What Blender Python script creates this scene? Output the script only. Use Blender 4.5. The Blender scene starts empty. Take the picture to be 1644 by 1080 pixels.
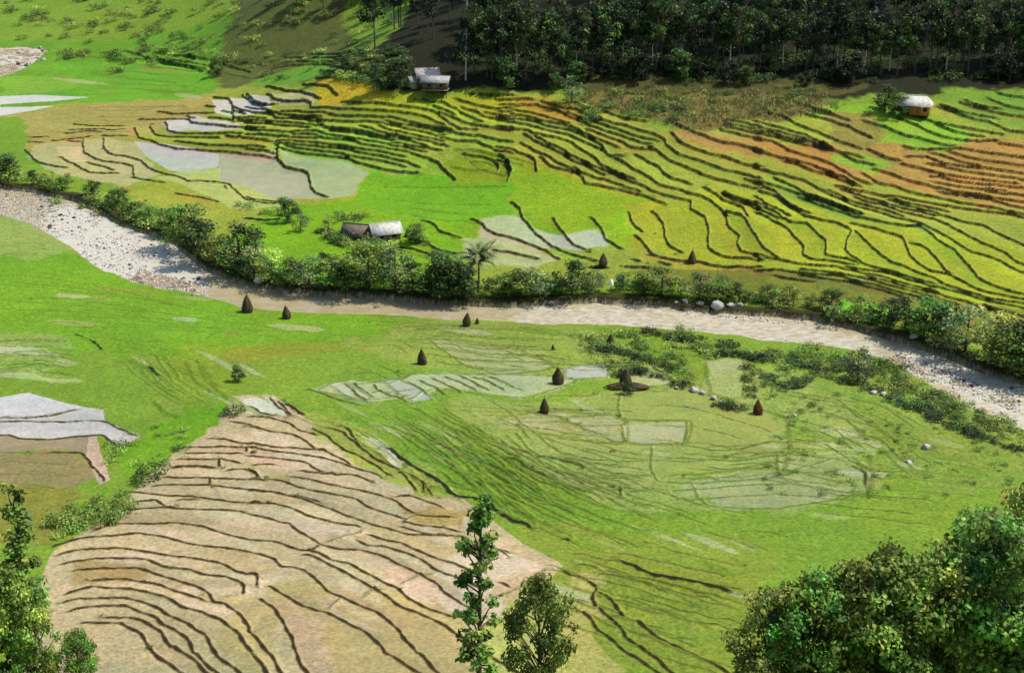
import bpy, math, random
import numpy as np
from mathutils import Vector
# ---------------------------------------------------------------- camera, sky, sun
SC = bpy.context.scene
COL = SC.collection
W0, H0 = 1644.0, 1080.0
CAMZ, PITCH, HF = 110.0, math.radians(19.0), math.radians(36.0)
F = (W0/2)/math.tan(HF/2)
cam = bpy.data.cameras.new('camera'); camo = bpy.data.objects.new('camera', cam); COL.objects.link(camo)
camo.location = (0, 0, CAMZ); camo.rotation_euler = (math.pi/2-PITCH, 0, 0)
cam.sensor_width = 36; cam.lens = 18/math.tan(HF/2); cam.clip_end = 9000; cam.clip_start = 0.5
SC.camera = camo
SUN = Vector((0.60, 0.06, 0.92)).normalized()
w = bpy.data.worlds.new('World'); SC.world = w; w.use_nodes = True
nt = w.node_tree; nt.nodes.clear()
sky = nt.nodes.new('ShaderNodeTexSky'); sky.sky_type = 'NISHITA'; sky.sun_disc = False
sky.sun_elevation = math.asin(SUN.z); sky.sun_rotation = math.atan2(SUN.x, SUN.y)
bg = nt.nodes.new('ShaderNodeBackground'); bg.inputs[1].default_value = 0.15
wo = nt.nodes.new('ShaderNodeOutputWorld')
nt.links.new(sky.outputs[0], bg.inputs[0]); nt.links.new(bg.outputs[0], wo.inputs[0])
sl = bpy.data.lights.new('sun', 'SUN'); sl.energy = 4.3; sl.angle = math.radians(0.53); sl.color = (1.0, 0.95, 0.86)
so = bpy.data.objects.new('sun', sl); COL.objects.link(so)
so.rotation_euler = SUN.to_track_quat('Z', 'Y').to_euler(); so.location = (60, 60, 200)
SC.view_settings.view_transform = 'Standard'; SC.view_settings.look = 'None'
SC.view_settings.gamma = 1; SC.view_settings.exposure = 0.70
KEXP = 1.95      # display brightness of a sunlit white surface, used to turn seen colours into albedo
rng = np.random.default_rng(7); random.seed(7)

def lin(c):
    c = np.asarray(c, float)/255.0
    return np.where(c <= 0.04045, c/12.92, ((c+0.055)/1.055)**2.4)
def alb(c, k=KEXP):
    return np.clip(lin(c)/k, 0.003, 0.8)

# ---------------------------------------------------------------- terrain: control points (image place + height) -> smooth surface
CT, ST = math.cos(PITCH), math.sin(PITCH)
def ray(px, py):
    a = (np.asarray(px, float)-W0/2)/F; b = (H0/2-np.asarray(py, float))/F
    return a, CT+b*ST, -ST+b*CT
def wpt(px, py, z):
    a, dy, dz = ray(px, py); t = (z-CAMZ)/dz
    return a*t, dy*t
ctrl = [(-150,300,0),(0,330,0),(200,410,0),(420,480,0),(620,492,0),(800,500,0),(1000,503,0),(1200,520,0),(1400,550,0),(1500,585,0),(1640,650,0),(1800,700,0),
 (20,100,2.5),(600,350,3.4),(450,270,4.2),(300,300,2.2),(150,260,2.4),(60,240,2),(200,150,5),(0,150,3),(600,150,22),(700,200,16),(850,150,24),(850,300,8.5),
 (700,300,5),(850,400,3.2),(1100,100,31),(1100,200,20.5),(1100,300,10.5),(1100,400,4.2),(1300,450,3),(1450,160,25.5),(1450,300,12),(1640,160,25.5),(1640,300,12.5),(1640,400,6.5),(1640,490,3),
 (1640,80,34),(1640,0,45),(822,0,43),(822,80,33),(600,80,30),(450,80,18),(450,0,32),(300,80,10),(0,0,13),(350,170,9),(450,150,14),
 (0,430,0.8),(0,500,1),(300,560,1.5),(600,560,1.2),(900,560,.8),(1200,580,.8),(1500,660,.8),
 (0,700,5),(200,700,4),(0,1000,15),(400,650,5),(500,800,7.5),(300,950,13),(800,950,9),(700,800,5),(1000,700,1.5),(1300,700,1.5),(1000,850,4),(1300,850,4),(1500,1000,9),
 (200,1080,17),(822,1080,13.5),(1640,1080,13),(1640,850,4)]
P0 = []
for px, py, z in ctrl:
    X, Y = wpt(px, py, z); P0.append((float(X), float(Y), z))
P0 += [(-420,900,45),(0,900,105),(420,900,125),(-500,1500,240),(0,1500,260),(500,1500,300),(-420,560,60),(-300,400,25),(420,420,45),(300,250,12),(-260,250,15),(0,2400,420),(-1200,1500,330),(1200,1500,380),(-700,700,170),(800,700,200),(900,300,120),(-700,300,110)]
P0 = np.array(P0)
def _phi(r2): return np.where(r2 > 1e-9, 0.5*r2*np.log(np.maximum(r2, 1e-9)), 0.0)
SCALE = 100.0
_Q = P0[:, :2]/SCALE
_n = len(_Q)
_K = _phi(((_Q[:, None]-_Q[None])**2).sum(-1))+np.eye(_n)*0.002
_A = np.zeros((_n+3, _n+3)); _A[:_n, :_n] = _K; _A[:_n, _n] = 1; _A[:_n, _n+1:] = _Q; _A[_n, :_n] = 1; _A[_n+1:, :_n] = _Q.T
_w = np.linalg.solve(_A, np.concatenate([P0[:, 2], [0, 0, 0]]))
def basez(X, Y):
    X = np.asarray(X, float)/SCALE; Y = np.asarray(Y, float)/SCALE
    z = _w[_n]+_w[_n+1]*X+_w[_n+2]*Y
    for i in range(_n):
        z = z+_w[i]*_phi((X-_Q[i, 0])**2+(Y-_Q[i, 1])**2)
    Yr = Y*SCALE
    t = np.clip((Yr-142)/24, 0, 1); t = t*t*(3-2*t)
    return z*t+(104-0.58*Yr)*(1-t)
_TS = np.concatenate([np.linspace(150, 700, 900), np.linspace(702, 1500, 150)])
def hit(px, py):
    """where the line of sight through image place (px,py) meets the smooth terrain"""
    px = np.atleast_1d(np.asarray(px, float)); py = np.atleast_1d(np.asarray(py, float))
    a, dy, dz = ray(px, py)
    t = _TS[None, :]/dy[:, None]
    X = a[:, None]*t; Z = CAMZ+dz[:, None]*t
    Bz = basez(X, np.broadcast_to(_TS[None, :], X.shape))
    d = Z-Bz
    k = np.argmax(d < 0, axis=1); k = np.where((d < 0).any(1), np.maximum(k, 1), len(_TS)-1)
    r = np.arange(len(px)); d0 = d[r, k-1]; d1 = d[r, k]
    f = np.clip(d0/np.maximum(d0-d1, 1e-9), 0, 1)
    Y = _TS[k-1]+(_TS[k]-_TS[k-1])*f
    return a*Y/dy, Y
def depth(Y, z): return Y*CT+(CAMZ-z)*ST

# grid: finer close by, coarser far off and outside the valley
ud = np.linspace(-1.08, 1.08, 1180)
us = 1.08+np.cumsum(np.geomspace(0.004, 0.5, 60)); us = us[us < 7]
U = np.concatenate([-us[::-1], ud, us])
Yn = np.concatenate([np.linspace(-60, 138, 60), np.arange(140, 260, 0.24), np.arange(260, 400, 0.30), np.arange(400, 560, 0.36), np.arange(560, 700, 0.8), 700+np.cumsum(np.geomspace(1, 60, 90))])
NR, NC = len(Yn), len(U)
WY = np.maximum(Yn, -30)+40
GX = (U[None, :]*(WY*0.325)[:, None]); GY = np.repeat(Yn[:, None], NC, 1)
# smooth base evaluated on a coarse lattice and interpolated (fast)
ri = np.unique(np.concatenate([np.arange(0, NR, 6), [NR-1]])); ci = np.unique(np.concatenate([np.arange(0, 40, 1), np.arange(40, NC-40, 8), np.arange(NC-40, NC)]))
Bc = basez(GX[np.ix_(ri, ci)], GY[np.ix_(ri, ci)])
tmp = np.array([np.interp(U, U[ci], row) for row in Bc])
GZ = np.empty((NR, NC))
for c in range(NC): GZ[:, c] = np.interp(Yn, Yn[ri], tmp[:, c])
BASE = GZ.copy()

def vnoise(X, Y, s, seed):
    """smooth value noise in world coordinates, -1..1"""
    r = np.random.default_rng(seed).random((256, 256))*2-1
    x = X/s; y = Y/s; x0 = np.floor(x).astype(int); y0 = np.floor(y).astype(int)
    fx = x-x0; fy = y-y0; fx = fx*fx*(3-2*fx); fy = fy*fy*(3-2*fy)
    g = lambda i, j: r[(x0+i) & 255, (y0+j) & 255]
    return (g(0, 0)*(1-fx)+g(1, 0)*fx)*(1-fy)+(g(0, 1)*(1-fx)+g(1, 1)*fx)*fy

def smooth(p, step=0.7):
    p = np.asarray(p, float)
    q = np.vstack([2*p[0]-p[1], p, 2*p[-1]-p[-2]])
    out = []
    for i in range(1, len(q)-2):
        n = max(2, int(np.linalg.norm(q[i+1]-q[i])/step))
        t = np.linspace(0, 1, n, endpoint=False)[:, None]
        a, b, c, d = q[i-1], q[i], q[i+1], q[i+2]
        k = 0.5*(2*b+(c-a)*t+(2*a-5*b+4*c-d)*t**2+(3*b-3*c+d-a)*t**3)
        l = b+(c-b)*t
        out.append(0.45*k+0.55*l)          # between a spline and the straight line: keeps the kinks
    out.append(q[-2:-1]); return np.vstack(out)

def window(x0, x1, y0, y1):
    r0 = np.searchsorted(Yn, y0); r1 = np.searchsorted(Yn, y1)+1
    r1 = min(r1, NR)
    ws = np.array([max(y0, -30)+40, max(y1, -30)+40])*0.325
    c = [x/v for x in (x0, x1) for v in ws]
    c0 = np.searchsorted(U, min(c)); c1 = min(np.searchsorted(U, max(c))+1, NC)
    return r0, r1, c0, c1

def dist_line(p, R):
    """signed distance and arc length of the nearest point of polyline p in its window"""
    r0, r1, c0, c1 = window(p[:, 0].min()-R, p[:, 0].max()+R, p[:, 1].min()-R, p[:, 1].max()+R)
    if r1 <= r0 or c1 <= c0: return None
    D = np.full((r1-r0, c1-c0), 1e9); S = np.ones_like(D); T = np.zeros_like(D); acc = 0.0
    for i in range(len(p)-1):
        a, b = p[i], p[i+1]; e = b-a; L = math.hypot(*e)
        if L < 1e-6: continue
        q0, q1, k0, k1 = window(min(a[0], b[0])-R, max(a[0], b[0])+R, min(a[1], b[1])-R, max(a[1], b[1])+R)
        sl_ = (slice(q0-r0, q1-r0), slice(k0-c0, k1-c0))
        X = GX[q0:q1, k0:k1]-a[0]; Y = GY[q0:q1, k0:k1]-a[1]
        if X.size == 0: acc += L; continue
        t = np.clip((X*e[0]+Y*e[1])/(L*L), 0, 1)
        dx = X-t*e[0]; dy = Y-t*e[1]; d = np.sqrt(dx*dx+dy*dy)
        m = d < D[sl_]
        cr = e[0]*Y-e[1]*X
        D[sl_] = np.where(m, d, D[sl_]); S[sl_] = np.where(m, np.sign(cr), S[sl_]); T[sl_] = np.where(m, acc+t*L, T[sl_]); acc += L
    return (slice(r0, r1), slice(c0, c1)), D, S, T, acc

def inpoly(poly, warp=0.0):
    """soft inside mask (metres of signed distance, + inside)"""
    p = np.asarray(poly, float)
    mg = 4+warp*2.5
    r0, r1, c0, c1 = window(p[:, 0].min()-mg, p[:, 0].max()+mg, p[:, 1].min()-mg, p[:, 1].max()+mg)
    X = GX[r0:r1, c0:c1]; Y = GY[r0:r1, c0:c1]
    if warp > 0:
        dx = vnoise(X, Y, 7, 301)*.7+vnoise(X, Y, 2.3, 302)*.35; dy = vnoise(X, Y, 7, 303)*.7+vnoise(X, Y, 2.3, 304)*.35
        X = X+dx*warp; Y = Y+dy*warp
    ins = np.zeros(X.shape, bool)
    for i in range(len(p)):
        x1, y1 = p[i]; x2, y2 = p[(i+1) % len(p)]
        if y1 == y2: continue
        m = ((y1 > Y) != (y2 > Y)) & (X < (x2-x1)*(Y-y1)/(y2-y1)+x1)
        ins ^= m
    return (slice(r0, r1), slice(c0, c1)), ins

def pxpoly(s):
    v = np.array([float(t) for t in s.replace(';', ' ').replace(',', ' ').split()]).reshape(-1, 2)
    X, Y = hit(v[:, 0], v[:, 1]); return np.stack([X, Y], 1)

# ---------------------------------------------------------------- what grows or lies where (field colours)
CG = np.zeros((NR, NC, 3)); WET = np.zeros((NR, NC)); ROUGHG = np.zeros((NR, NC))
CG[:] = alb((114, 158, 56))
WX = GX+vnoise(GX, GY, 9, 3)*1.0; WY2 = GY+vnoise(GX, GY, 9, 4)*1.0
def paint(s, c, wet=0.0, edge=0.0, rough=0.0, ragged=0.0, keep=1.0):
    p = pxpoly(s); sl2, ins = inpoly(p, 0.25+edge*1.9)
    m = ins.astype(float)
    if edge > 0 or ragged > 0:
        n = max(1, int(edge/0.3)) if edge > 0 else 0
        if n:
            for ax in (0, 1):
                k = np.ones(2*n+1)/(2*n+1)
                m = np.apply_along_axis(lambda v: np.convolve(np.pad(v, n, mode='edge'), k, 'valid'), ax, m)
        if ragged: m = np.clip((m-0.5)*3+0.5+vnoise(GX[sl2], GY[sl2], 2.2, 11)*ragged, 0, 1)
    m = (m*keep)[..., None]
    CG[sl2] = CG[sl2]*(1-m)+alb(c)*m
    WET[sl2] = WET[sl2]*(1-m[..., 0])+wet*m[..., 0]
    ROUGHG[sl2] = ROUGHG[sl2]*(1-m[..., 0])+rough*m[..., 0]
PAINT = [
 ("-400,170 0,165 350,130 560,130 900,150 1100,215 1640,150 2100,120 2100,760 1640,600 1400,480 1000,450 800,470 450,440 60,240 -400,240", (146,163,58), 0, 1),
 ("-400,-20 450,-20 380,90 340,150 120,165 -400,165", (98,158,46), 0, 2),
 ("380,-20 560,-20 560,115 500,128 430,120 350,150", (92,104,48), 0, 4),
 ("400,130 470,110 520,90 560,100 500,125 440,138", (98,164,54), 0, 1),
 ("80,100 180,98 330,118 350,140 300,158 150,165 60,150", (98,168,46), 0, 2),
 ("0,122 120,120 125,140 0,156", (116,172,60), 0, 2),
 ("-60,156 60,152 145,156 90,162 40,165 0,168 0,172 90,170 50,178 0,186 -60,186", (205,205,190), .5, 0),
 ("0,186 150,164 330,155 360,150 330,180 230,215 130,235 20,240 40,200", (166,156,80), 0, 3),
 ("-60,188 45,190 42,240 20,250 -60,260", (104,156,52), 0, 2),
 ("50,232 170,222 220,226 240,250 250,285 190,300 90,280 50,260", (176,172,108), .2, 2),
 ("90,235 135,235 140,260 100,262", (196,182,120), .3, 0),
 ("215,226 300,236 352,246 350,268 312,282 272,274 235,252", (182,186,164), .6, 0),
 ("250,284 350,268 400,296 440,300 470,330 380,335 300,300", (168,184,96), .2, 1),
 ("352,246 445,242 448,262 495,278 500,300 520,318 440,320 400,300 352,290", (170,168,116), .8, 0),
 ("446,240 560,262 600,280 585,300 570,314 525,320 500,300 492,276 450,262", (158,176,112), .8, 1),
 ("340,160 432,152 436,176 380,186 345,180", (208,192,172), .6, 0),
 ("262,196 305,188 345,190 400,205 320,212 270,212", (192,187,168), .6, 1),
 ("436,150 500,150 510,168 440,172", (188,180,120), .3, 1),
 ("500,132 580,134 625,152 620,166 520,172 500,150", (196,168,36), 0, 1),
 ("560,165 800,150 900,160 900,190 700,190 560,182", (158,168,34), 0, 3),
 ("300,212 700,200 820,215 720,290 600,262 430,235 300,228", (142,168,60), 0, 3),
 ("800,150 920,165 960,200 860,190", (168,144,50), 0, 3),
 ("590,270 720,288 830,288 870,300 900,380 800,372 780,345 740,395 640,350 575,342 580,300", (104,172,34), 0, 3),
 ("700,255 800,235 900,270 830,300 720,292", (130,165,34), 0, 3),
 ("430,330 580,322 640,350 760,360 780,400 700,470 420,440 380,380", (112,172,28), 0, 2),
 ("810,265 940,288 1070,325 1040,400 960,392 900,370 830,338", (126,174,36), 0, 3),
 ("775,350 830,342 860,365 905,392 870,402 800,400 760,388", (178,184,142), .5, 1, .8),
 ("860,372 900,376 960,368 985,396 930,402 890,396", (178,184,146), .55, 1),
 ("740,380 860,400 900,412 860,430 760,420", (168,180,118), .3, 1),
 ("1000,330 1060,322 1200,300 1300,330 1640,400 1700,500 1640,520 1400,450 1100,412 1010,390", (156,168,40), 0, 3),
 ("1060,318 1180,312 1240,350 1210,405 1080,400", (148,166,42), 0, 2),
 ("1080,205 1250,225 1400,232 1640,225 1900,220 1900,350 1640,342 1400,290 1250,262 1090,225", (174,140,66), 0, 3),
 ("1180,235 1330,240 1400,270 1330,262 1200,250", (170,140,60), 0, 2),
 ("1310,168 1400,172 1480,178 1560,215 1560,232 1500,240 1400,225 1330,200", (122,178,58), 0, 2),
 ("1340,245 1400,250 1440,265 1400,280 1340,262", (128,176,66), 0, 1),
 ("1490,150 1640,146 1900,140 1900,190 1640,205 1560,198", (112,160,62), 0, 2),
 ("1320,185 1400,180 1440,220 1400,240 1330,225", (140,134,60), 0, 3),
 ("910,150 1250,148 1340,165 1250,192 1120,212 1040,190 940,166", (126,114,54), 0, 2),
 ("1000,440 1640,560 1900,640 1900,500 1640,500 1400,455 1200,430 1000,430", (118,128,44), 0, 2),
 ("1340,480 1440,500 1440,520 1340,515", (112,186,56), 0, 2),
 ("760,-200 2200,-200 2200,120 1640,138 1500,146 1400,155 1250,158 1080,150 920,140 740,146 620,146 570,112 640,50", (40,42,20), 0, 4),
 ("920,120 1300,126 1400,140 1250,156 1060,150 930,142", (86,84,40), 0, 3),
 # near side
 ("-300,380 0,392 110,410 200,440 330,470 420,500 640,512 520,560 380,575 0,560 -300,560", (108,166,42), 0, 3),
 ("-300,345 0,345 90,375 118,405 60,412 0,414 -300,420", (146,170,98), .2, 3, .6),
 ("-300,530 0,530 110,540 100,600 0,600 -300,600", (124,164,84), .1, 4),
 ("20,590 60,592 130,612 80,615 40,606", (160,184,104), .4, 1),
 ("330,540 420,560 400,640 300,640 250,600", (124,158,44), 0, 5, .6),
 ("340,565 480,548 600,556 480,572 380,585", (150,140,44), 0, 4, .6),
 ("640,512 950,520 1000,600 900,640 700,600 560,560", (130,160,72), 0, 4),
 ("690,545 730,545 830,560 890,590 800,600 740,580", (150,164,96), .5, 1),
 ("505,625 560,608 625,615 660,600 700,600 880,602 930,612 840,640 700,625 660,642 590,646", (164,178,124), .4, 1),
 ("608,610 640,608 700,640 660,645", (172,176,138), .8, 0),
 ("520,616 555,614 600,640 565,640", (182,192,148), .8, 0),
 ("700,645 900,640 1100,622 1260,650 1400,715 1410,800 1200,830 1000,805 850,745", (140,163,78), .15, 4, .85),
 ("800,672 860,664 880,660 1000,672 1000,712 940,705 850,690", (156,166,100), .5, 2),
 ("1000,680 1104,676 1096,712 1010,712", (164,168,112), .7, 1),
 ("905,590 975,584 978,606 908,608", (178,180,152), .8, 0),
 ("1000,592 1040,585 1085,608 1070,620 1000,622", (164,176,106), .5, 1),
 ("1130,578 1195,572 1195,640 1140,632", (166,176,118), .5, 1, .8),
 ("1206,592 1245,600 1240,640 1210,640", (152,178,108), .6, 1),
 ("1000,624 1100,625 1260,672 1250,765 1060,772 1050,715 1100,712 1104,676 1000,672", (140,160,66), .35, 1),
 ("820,700 1050,716 1060,772 1000,800 880,770", (146,164,80), .2, 4),
 ("1110,772 1250,760 1370,735 1392,790 1250,815 1140,810", (156,162,104), .4, 3, .85),
 ("1250,720 1390,730 1392,800 1260,770", (144,160,84), .3, 3),
 ("1200,600 1450,590 1640,700 1900,800 1900,850 1640,810 1400,770 1260,680", (120,158,70), 0, 4), ("1240,650 1340,640 1420,690 1400,720 1300,700", (146,168,92), 0, 4, .6), ("1440,640 1560,680 1580,720 1470,700", (132,160,70), 0, 4, .7), ("1120,590 1250,585 1330,620 1300,660 1150,650", (146,168,86), 0, 4, .6),
 ("560,660 720,690 900,790 1100,860 900,860 760,800 640,720", (110,160,52), 0, 4),
 ("860,830 1180,860 1250,900 1210,1080 1000,1080 900,960 840,900", (124,154,58), 0, 3),
 ("370,636 440,634 480,660 600,700 730,790 840,872 905,905 860,960 840,1100 0,1100 40,980 80,890 200,800 262,742 345,670", (189,171,127), .2, 0),
 ("465,660 560,672 640,730 735,795 690,806 640,780 560,730", (150,168,76), 0, 2),
 ("572,700 600,704 650,745 640,752", (190,194,160), .4, 1),
 ("388,640 430,638 452,655 462,668 400,664", (202,204,176), .5, 0),
 ("400,760 468,762 466,776 400,772", (172,154,98), 0, 0),
 ("590,850 740,862 748,905 640,870 560,862", (186,166,114), .2, 2),
 ("640,820 750,815 745,845 660,838", (170,150,88), 0, 1),
 ("560,960 640,945 700,965 770,1010 760,1090 520,1090 530,985", (178,160,96), .3, 2, .8),
 ("430,925 520,930 545,980 500,1000 430,960", (178,166,104), .2, 2),
 ("330,960 390,940 430,960 460,1010 400,1090 340,1010", (182,164,104), .3, 2, .8),
 ("110,900 230,905 240,930 120,935", (164,142,84), .3, 1),
 ("750,868 860,892 885,908 800,935 800,1000 745,990 690,945", (204,188,156), .3, 2, .85),
 ("780,990 860,930 905,950 905,1090 780,1090", (170,176,96), 0, 2),
 ("905,905 960,925 960,1000 1000,1090 905,1090", (172,170,88), .1, 2),
 ("0,637 45,630 100,645 135,654 60,667 0,668 -300,668 -300,637", (204,200,196), .5, 0),
 ("-300,668 60,668 135,654 165,658 168,676 225,700 192,716 160,698 100,704 40,704 0,696 -300,696", (190,184,176), .5, 0),
 ("-300,698 0,698 60,708 140,700 150,712 145,730 100,720 0,724 -300,724", (152,136,96), .5, 0),
 ("-300,724 0,724 130,726 165,768 120,790 0,780 -300,780", (144,132,80), .2, 2),
 ("-300,770 0,770 150,790 110,830 60,870 0,880 -300,880", (136,138,52), 0, 4),
 ("140,700 155,702 178,770 160,778 140,735", (190,168,140), .2, 0),
 ("225,700 300,655 385,650 345,672 262,742 215,775 180,740 195,716", (104,166,36), 0, 2),
]
rs_ = np.random.default_rng(31)
for (x0, x1, y0, y1, sl_, n_) in ((700, 1050, 530, 600, .10, 12), (620, 1000, 650, 790, .42, 20), (1000, 1400, 690, 830, .08, 20), (0, 120, 540, 604, .05, 8), (900, 1200, 850, 960, .35, 12), (540, 700, 640, 700, .4, 6), (1250, 1560, 640, 770, .25, 16), (220, 420, 560, 650, .5, 8), (110, 500, 440, 540, .06, 10), (60, 330, 100, 155, .1, 7)):
    for _ in range(n_):
        cx, cy = rs_.uniform(x0, x1), rs_.uniform(y0, y1); w_ = rs_.uniform(18, 55); h_ = rs_.uniform(2.5, 6.5); tt = np.linspace(0, 2*math.pi, 9)[:-1]
        q = [(cx+w_*math.cos(t)*(.8+.3*rs_.random()), cy+sl_*w_*math.cos(t)+h_*math.sin(t)*(.7+.5*rs_.random())) for t in tt]
        c = [(168,178,128), (152,170,98), (176,182,140), (96,146,44), (138,150,66)][rs_.integers(5)]
        PAINT.append((' '.join(f'{a:.0f},{b:.0f}' for a, b in q), c, .25 if c[2] > 90 else 0, 0, .62))
for (x0, x1, y0, y1, sl_, n_) in ((350, 560, 680, 770, .12, 16), (230, 600, 770, 860, .12, 22), (120, 420, 850, 980, .02, 18), (420, 730, 850, 990, .5, 24)):
    for _ in range(n_):      # fallow strips of different dryness
        cx, cy = rs_.uniform(x0, x1), rs_.uniform(y0, y1); w_ = rs_.uniform(40, 95); h_ = rs_.uniform(5, 11); tt = np.linspace(0, 2*math.pi, 9)[:-1]
        if cx-w_ < np.interp(cy, [660, 760, 860, 900], [400, 270, 120, 100]) or cx+w_ > np.interp(cy, [660, 760, 860], [480, 640, 790]): continue
        q = [(cx+w_*math.cos(t), cy+sl_*w_*math.cos(t)+h_*math.sin(t)) for t in tt]
        PAINT.append((' '.join(f'{a:.0f},{b:.0f}' for a, b in q), [(210,190,156), (176,156,106), (206,180,146), (166,146,104), (200,186,142)][rs_.integers(5)], .3, 1, .6))
for t in PAINT:
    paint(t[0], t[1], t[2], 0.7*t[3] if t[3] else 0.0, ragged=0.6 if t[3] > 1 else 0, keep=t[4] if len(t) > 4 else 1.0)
# patchy growth and mud of the fields (colour of the crop itself)
n1 = vnoise(GX, GY, 14, 21)*0.5+vnoise(GX, GY, 5, 22)*0.3+vnoise(GX, GY, 1.7, 23)*0.2
n2 = vnoise(GX, GY, 22, 24)*0.6+vnoise(GX, GY, 3.5, 25)*0.4
gm = np.clip((CG[..., 1]/np.maximum(CG[..., 0], 1e-4)-1.0)*1.2, 0, 1); CG[..., 0] *= 1+.20*gm; CG[..., 2] *= 1-.35*gm; CG[..., 1] *= 1-.03*gm
CG *= (1+0.16*n1)[..., None]*np.stack([1+0.14*n2, 1+0.03*n2, 1+0.05*n1], -1)

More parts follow.
